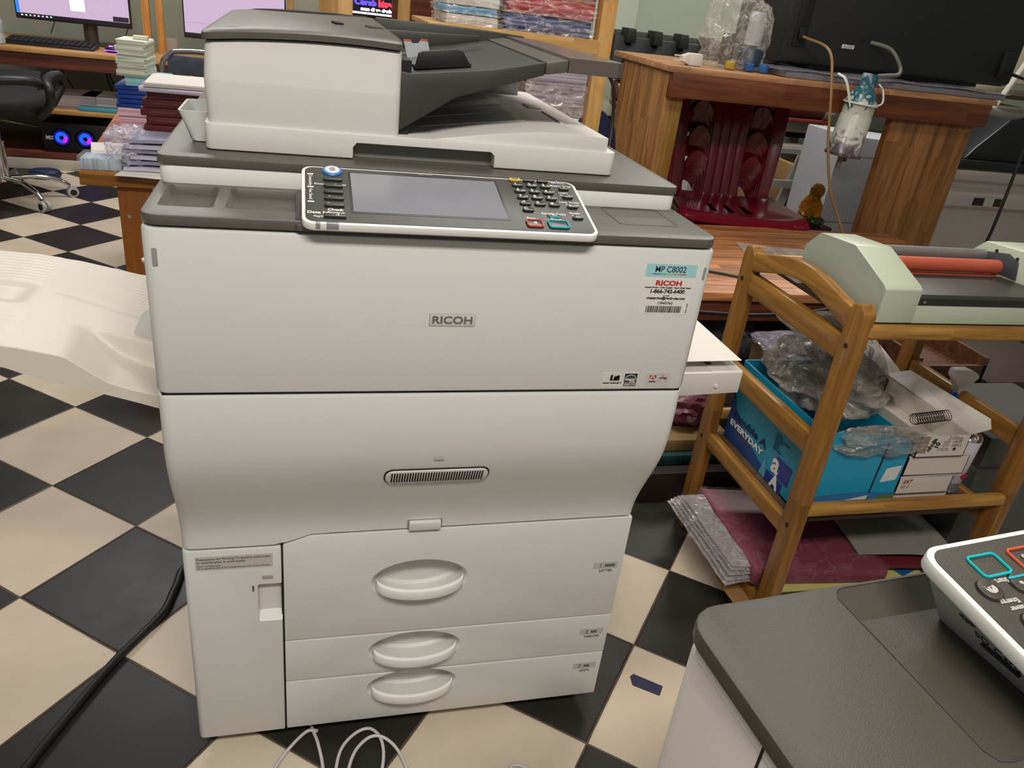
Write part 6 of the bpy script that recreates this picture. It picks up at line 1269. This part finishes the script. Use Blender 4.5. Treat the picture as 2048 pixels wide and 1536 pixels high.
for k, x in enumerate((-1.36, -0.93)):
    b = B(); tube(b, [(x, 5.12, 1.0), (x + 0.03, 5.1, 0.85), (x - 0.01, 5.05, 0.71)], 0.003, 6, 5); obj('thin_cable', b, plain('brown_cable', '3c332a', 0.5), label=('thin dark cable hanging left of the keyboard', 'thin dark cable hanging right of the monitor stand')[k], cat='cable', smooth=60)
# chrome framed chair behind the note pads
CC = thing('chrome_chair', (-0.36, 3.75, 0), 'chair with a rounded chrome frame behind the red books', 'chair')
b = B(); tube(b, [(-0.50, 3.62, 0.45), (-0.505, 3.60, 0.72), (-0.47, 3.60, 0.80), (-0.40, 3.60, 0.825), (-0.20, 3.60, 0.825), (-0.12, 3.60, 0.78), (-0.11, 3.62, 0.45)], 0.014, 12, 8); tube(b, [(-0.50, 3.62, 0.70), (-0.42, 3.62, 0.665), (-0.20, 3.62, 0.66), (-0.12, 3.62, 0.69)], 0.008, 10, 6); obj('chrome_frame', b, CHROME, CC, smooth=60)
b = B(); box(b, -0.48, -0.13, 3.62, 3.63, 0.67, 0.80, 0.004); obj('backrest', b, plain('blue_grey_mesh', '4f5866', 0.25, var=0.5, scale=14), CC)
b = B(); box(b, -0.50, -0.11, 3.62, 4.0, 0.42, 0.46, 0.01); obj('seat', b, BLACK, CC)
for x in (-0.49, -0.12):
    for y in (3.64, 3.98):
        b = B(); cyl(b, (x, y, 0), (x, y, 0.43), 0.012); obj('leg', b, CHROME, CC)
b = B(); lathe(b, [(0.018, -0.012), (0.040, -0.012), (0.040, 0.012), (0.018, 0.012), (0.018, -0.012)], frame((-0.335, 3.35, 0.70), (1, 0, 0), (0, 0.2, 1)), 28); obj('tape_roll', b, plain('tape_white', 'b9b5ba', 0.4), label='white tape roll standing behind the wrapped papers', cat='tape roll', smooth=50)
b = B(); box(b, -0.45, -0.20, 3.25, 3.45, 0.0, 0.66, 0.004); obj('side_stand', b, DB, label='brown stand behind the small table carrying the tape roll', cat='stand')
# glass on the desk
b = B(); lathe(b, [(0.030, 0), (0.038, 0.10), (0.036, 0.10), (0.029, 0.004)], Matrix.Translation((-0.58, 4.55, 0.6955)), 20); obj('drinking_glass', b, film('glass_film', 'b8a898', 0.25, 0.05, 6), label='clear drinking glass on the desk right of the uprights', cat='glass', smooth=50)
# far dark monitor with red and blue lettering, posts
SG = thing('dark_monitor', (0.66, 4.7, 0.80), 'dark monitor showing red and blue lettering at the top of the photo', 'monitor')
b = B(); box(b, 0.42, 0.905, 4.62, 4.66, 1.035, 1.30, 0.004); obj('case', b, BLACK, SG)
b = B(); box(b, 0.43, 0.895, 4.615, 4.621, 1.055, 1.28); obj('screen', b, plain('dark_screen', '1a1620', 0.3), SG)
b = B(); text(b, 'Cerab', (0.580, 4.612, 1.118), 0.045, w=0.14, bold=0.003); E('blue_lettering', b, '5040ff', SG, 1.4)
b = B(); text(b, 'bioa mua', (0.750, 4.612, 1.118), 0.050, w=0.18, bold=0.004); E('red_lettering', b, 'ff3048', SG, 1.2)
b = B(); text(b, 'muc di va danhcong', (0.680, 4.612, 1.080), 0.026, w=0.26, bold=0.002); E('white_lettering', b, 'f0f0f0', SG, 0.9)
b = B(); box(b, 0.43, 0.895, 4.611, 4.615, 1.050, 1.062); E('bottom_strip', b, 'e8d4ec', SG, 0.7)
b = B(); box(b, 0.60, 0.74, 4.63, 4.80, 0.6955, 1.04, 0.003); obj('stand', b, BLACK, SG)
for k, (x0, x1, y) in enumerate(((0.262, 0.375, 3.0), (0.625, 0.680, 3.1), (0.115, 0.15, 3.6))):
    b = B(); box(b, x0, x1, y, y + 0.05, 0, 1.7, 0.002); obj('wooden_post', b, SWZ, label=('thick pale wooden post behind the feeder cover', 'orange wooden post left of the pen cup', 'thin wooden post behind the feeder cover, left of the thick one')[k], cat='post')
b = B(); box(b, 0.60, 0.80, 3.13, 3.16, 1.08, 1.7, 0.002); obj('brown_board', b, DB, label='brown upright board beside the orange post', cat='board')
b = B(); prism(b, [(0.06, 1.30), (0.21, 1.30), (0.15, 1.14), (0.12, 1.14)], 3.56, 3.59, 'y', 0.002); obj('corner_brace', b, DB, label='dark brown corner brace at the top edge behind the feeder', cat='brace')
b = B(); box(b, 0.80, 1.6, 3.3, 3.5, 0.75, 1.10, 0.01); obj('black_cabinet', b, plain('soft_black', '1c1c1a', 0.6), label='black cabinet behind the pen cup and packets', cat='cabinet')
PN_ = thing('pen_cup', (0.93, 3.35, 1.10), 'black pen cup with yellow pens behind the wrapped packets', 'pen cup')
b = B(); lathe(b, [(0.035, 0), (0.04, 0.07), (0.037, 0.07), (0.033, 0.004)], Matrix.Translation((0.95, 3.38, 1.101)), 20); obj('cup', b, BLACK, PN_, smooth=50)
for k in range(4):
    b = B(); cyl(b, (0.945 + 0.006 * k, 3.38, 1.12), (0.90 + 0.035 * k, 3.37, 1.21), 0.004, 8); obj('pen', b, plain('pen_yellow', 'c99a38', 0.4), PN_)
GB = thing('glue_bottle', (0.865, 3.36, 1.10), 'small white bottle with a light blue cap left of the pen cup', 'bottle')
b = B(); lathe(b, [(0.012, 0), (0.014, 0.003), (0.014, 0.035), (0.008, 0.042)], Matrix.Translation((0.862, 3.36, 1.101)), 16); obj('bottle', b, WHITE, GB, smooth=50)
b = B(); lathe(b, [(0.010, 0.042), (0.011, 0.044), (0.010, 0.066), (0.006, 0.07)], Matrix.Translation((0.862, 3.36, 1.101)), 16); obj('cap', b, plain('cap_sky', '58a8d0', 0.4), GB, smooth=50)

# ------------------------------------------------------------------ office chair at the left edge
OC = thing('office_chair', (-1.33, 3.65, 0), 'black office chair with looped armrests and a chrome star base, left edge', 'chair')
MB_ = plain('black_mesh_fabric', '161617', 0.8, bump=0.4, bscale=600)
b = B(); lump(b, (-1.33, 3.66, 0.50), (0.26, 0.25, 0.055), 0.0, 1, 0, 4, 0.35, ridge=False); obj('seat', b, MB_, OC, smooth=60)
b = B(); cyl(b, (-1.33, 3.66, 0.10), (-1.33, 3.66, 0.30), 0.030, 20); cyl(b, (-1.33, 3.66, 0.28), (-1.33, 3.66, 0.46), 0.018, 20); obj('gas_lift', b, CHROME, OC, smooth=50)
b = B(); box(b, -1.42, -1.24, 3.58, 3.74, 0.425, 0.45, 0.006); obj('tilt_plate', b, BLACK, OC)
b = B(); cyl(b, (-1.33, 3.66, 0.415), (-1.12, 3.62, 0.40), 0.006, 8); obj('tilt_lever', b, CHROME, OC)
for s in (1, -1):
    x = -1.33 + s * 0.30
    b = B(); tube(b, [(x - s * 0.06, 3.58, 0.455), (x, 3.55, 0.52), (x + s * 0.02, 3.50, 0.59), (x, 3.54, 0.63), (x, 3.64, 0.645), (x, 3.78, 0.63), (x - s * 0.01, 3.86, 0.58), (x - s * 0.06, 3.80, 0.48)], 0.022, 12, 7, flat=1.0)
    obj('armrest', b, plain('armrest_black', '202021', 0.45), OC, smooth=60)
b = B(); tube(b, [(-1.035, 3.56, 0.605), (-1.10, 3.45, 0.640), (-1.28, 3.40, 0.628), (-1.45, 3.40, 0.585)], 0.022, 12, 8); obj('armrest_bow', b, MATS['armrest_black'], OC, smooth=60)
b = B(); prism(b, [(3.86, 0.52), (3.92, 0.56), (3.96, 0.62), (3.94, 0.62), (3.90, 0.57), (3.84, 0.54)], -1.50, -1.16, 'x', 0.003); obj('back_bracket', b, MB_, OC)
for k, a in enumerate((-42, 22, 96, 168, 240)):
    dx, dy = math.cos(R(a)), math.sin(R(a)); ex_, ey = -1.33 + 0.30 * dx, 3.66 + 0.30 * dy
    b = B(); tube(b, [(-1.33 + 0.02 * dx, 3.66 + .02 * dy, 0.115), (-1.33 + 0.15 * dx, 3.66 + 0.15 * dy, 0.118), (-1.33 + 0.25 * dx, 3.66 + 0.25 * dy, 0.095), (ex_, ey, 0.062)], 0.017, 10, 5, r1=0.013, flat=0.8); obj('base_arm', b, CHROME, OC, smooth=60)
    fx, fy = ex_ - dy * 0.016, ey + dx * 0.016
    for q in (-1, 1):
        c0 = Vector((ex_ + dx * 0.012 - dy * 0.017 * q * 0.5, ey + dy * 0.012 + dx * 0.017 * q * 0.5, 0.028))
        wl = frame(c0, (-dx, -dy, 0) if q > 0 else (dx, dy, 0), (0, 0, 1))
        b = B(); lathe(b, [(0.028, -0.004), (0.028, 0.010), (0.018, 0.013)], wl, 24); wh = obj('caster', b, plain('caster_white', 'b9b5b0', 0.4), OC, smooth=50)
        b = B(); lathe(b, [(0.017, 0.010), (0.017, 0.0145), (0.010, 0.016)], wl, 20); obj('caster_hub', b, BLACK, wh, smooth=50)
b = B(); lump(b, (-1.27, 4.15, 0.030), (0.085, 0.05, 0.03), 0.1, 2, 2, 3, 0.3, zmin=0.0005); obj('floor_shoe', b, plain('shoe_navy', '20264a', 0.6), label='dark slipper with a blue strip on the floor behind the office chair', cat='slipper')

# ------------------------------------------------------------------ floor odds and ends
b = B(); prism(b, [(0.857, 0.105), (0.905, 0.070), (0.922, 0.093), (0.870, 0.134), (0.860, 0.128)], 0.0, 0.0012, 'z'); obj('blue_tape_scrap', b, plain('slate_blue_tape', '2b2b46', 0.6), label='small dark blue scrap of tape on the floor right of the copier', cat='tape scrap')
WC = plain('white_cable', 'c8c3c2', 0.4, var=0.02)
b = B(); tube(b, [(0.205, 0.20, 0.006), (0.190, 0.120, 0.006), (0.196, 0.085, 0.006), (0.205, 0.050, 0.010), (0.213, 0.0, 0.006), (0.212, -0.06, 0.006), (0.225, -0.14, 0.006)], 0.0032, 8, 7)
tube(b, [(0.205, 0.075, 0.012), (0.185, 0.080, 0.007), (0.155, 0.050, 0.006), (0.130, 0.012, 0.006), (0.10, -0.06, 0.006)], 0.0032, 8, 7)
tube(b, [(0.225, -0.10, 0.006), (0.232, -0.03, 0.006), (0.245, 0.030, 0.006), (0.272, 0.062, 0.007), (0.300, 0.068, 0.010), (0.318, 0.045, 0.012), (0.322, 0.010, 0.008), (0.312, -0.04, 0.006), (0.30, -0.10, 0.006)], 0.0032, 8, 7)
tube(b, [(0.240, -0.10, 0.014), (0.262, 0.0, 0.014), (0.290, 0.040, 0.014), (0.318, 0.043, 0.0165), (0.345, 0.020, 0.010), (0.362, -0.03, 0.007), (0.37, -0.10, 0.006)], 0.0032, 8, 7)
obj('white_cable', b, WC, label='looped white cable on the floor in front of the big copier', cat='cable', smooth=60)
b = B(); tube(b, [(0.535, -0.075, 0.006), (0.555, -0.047, 0.006), (0.585, -0.062, 0.006), (0.60, -0.10, 0.006)], 0.0032, 8, 6); obj('white_cable', b, WC, label='short bend of white cable at the bottom edge of the photo', cat='cable', smooth=60)
b = B(); tube(b, [(0.10, 0.62, 0.009), (-0.07, 0.585, 0.009), (-0.098, 0.50, 0.009), (-0.115, 0.42, 0.009), (-0.185, 0.295, 0.009), (-0.235, 0.18, 0.009), (-0.278, 0.075, 0.009), (-0.32, -0.05, 0.009), (-0.38, -0.2, 0.009)], 0.0085, 10, 8); obj('thick_black_cable', b, plain('rubber_black', '191817', 0.5), label='thick black cable curving across the tiles left of the big copier', cat='cable', smooth=60)
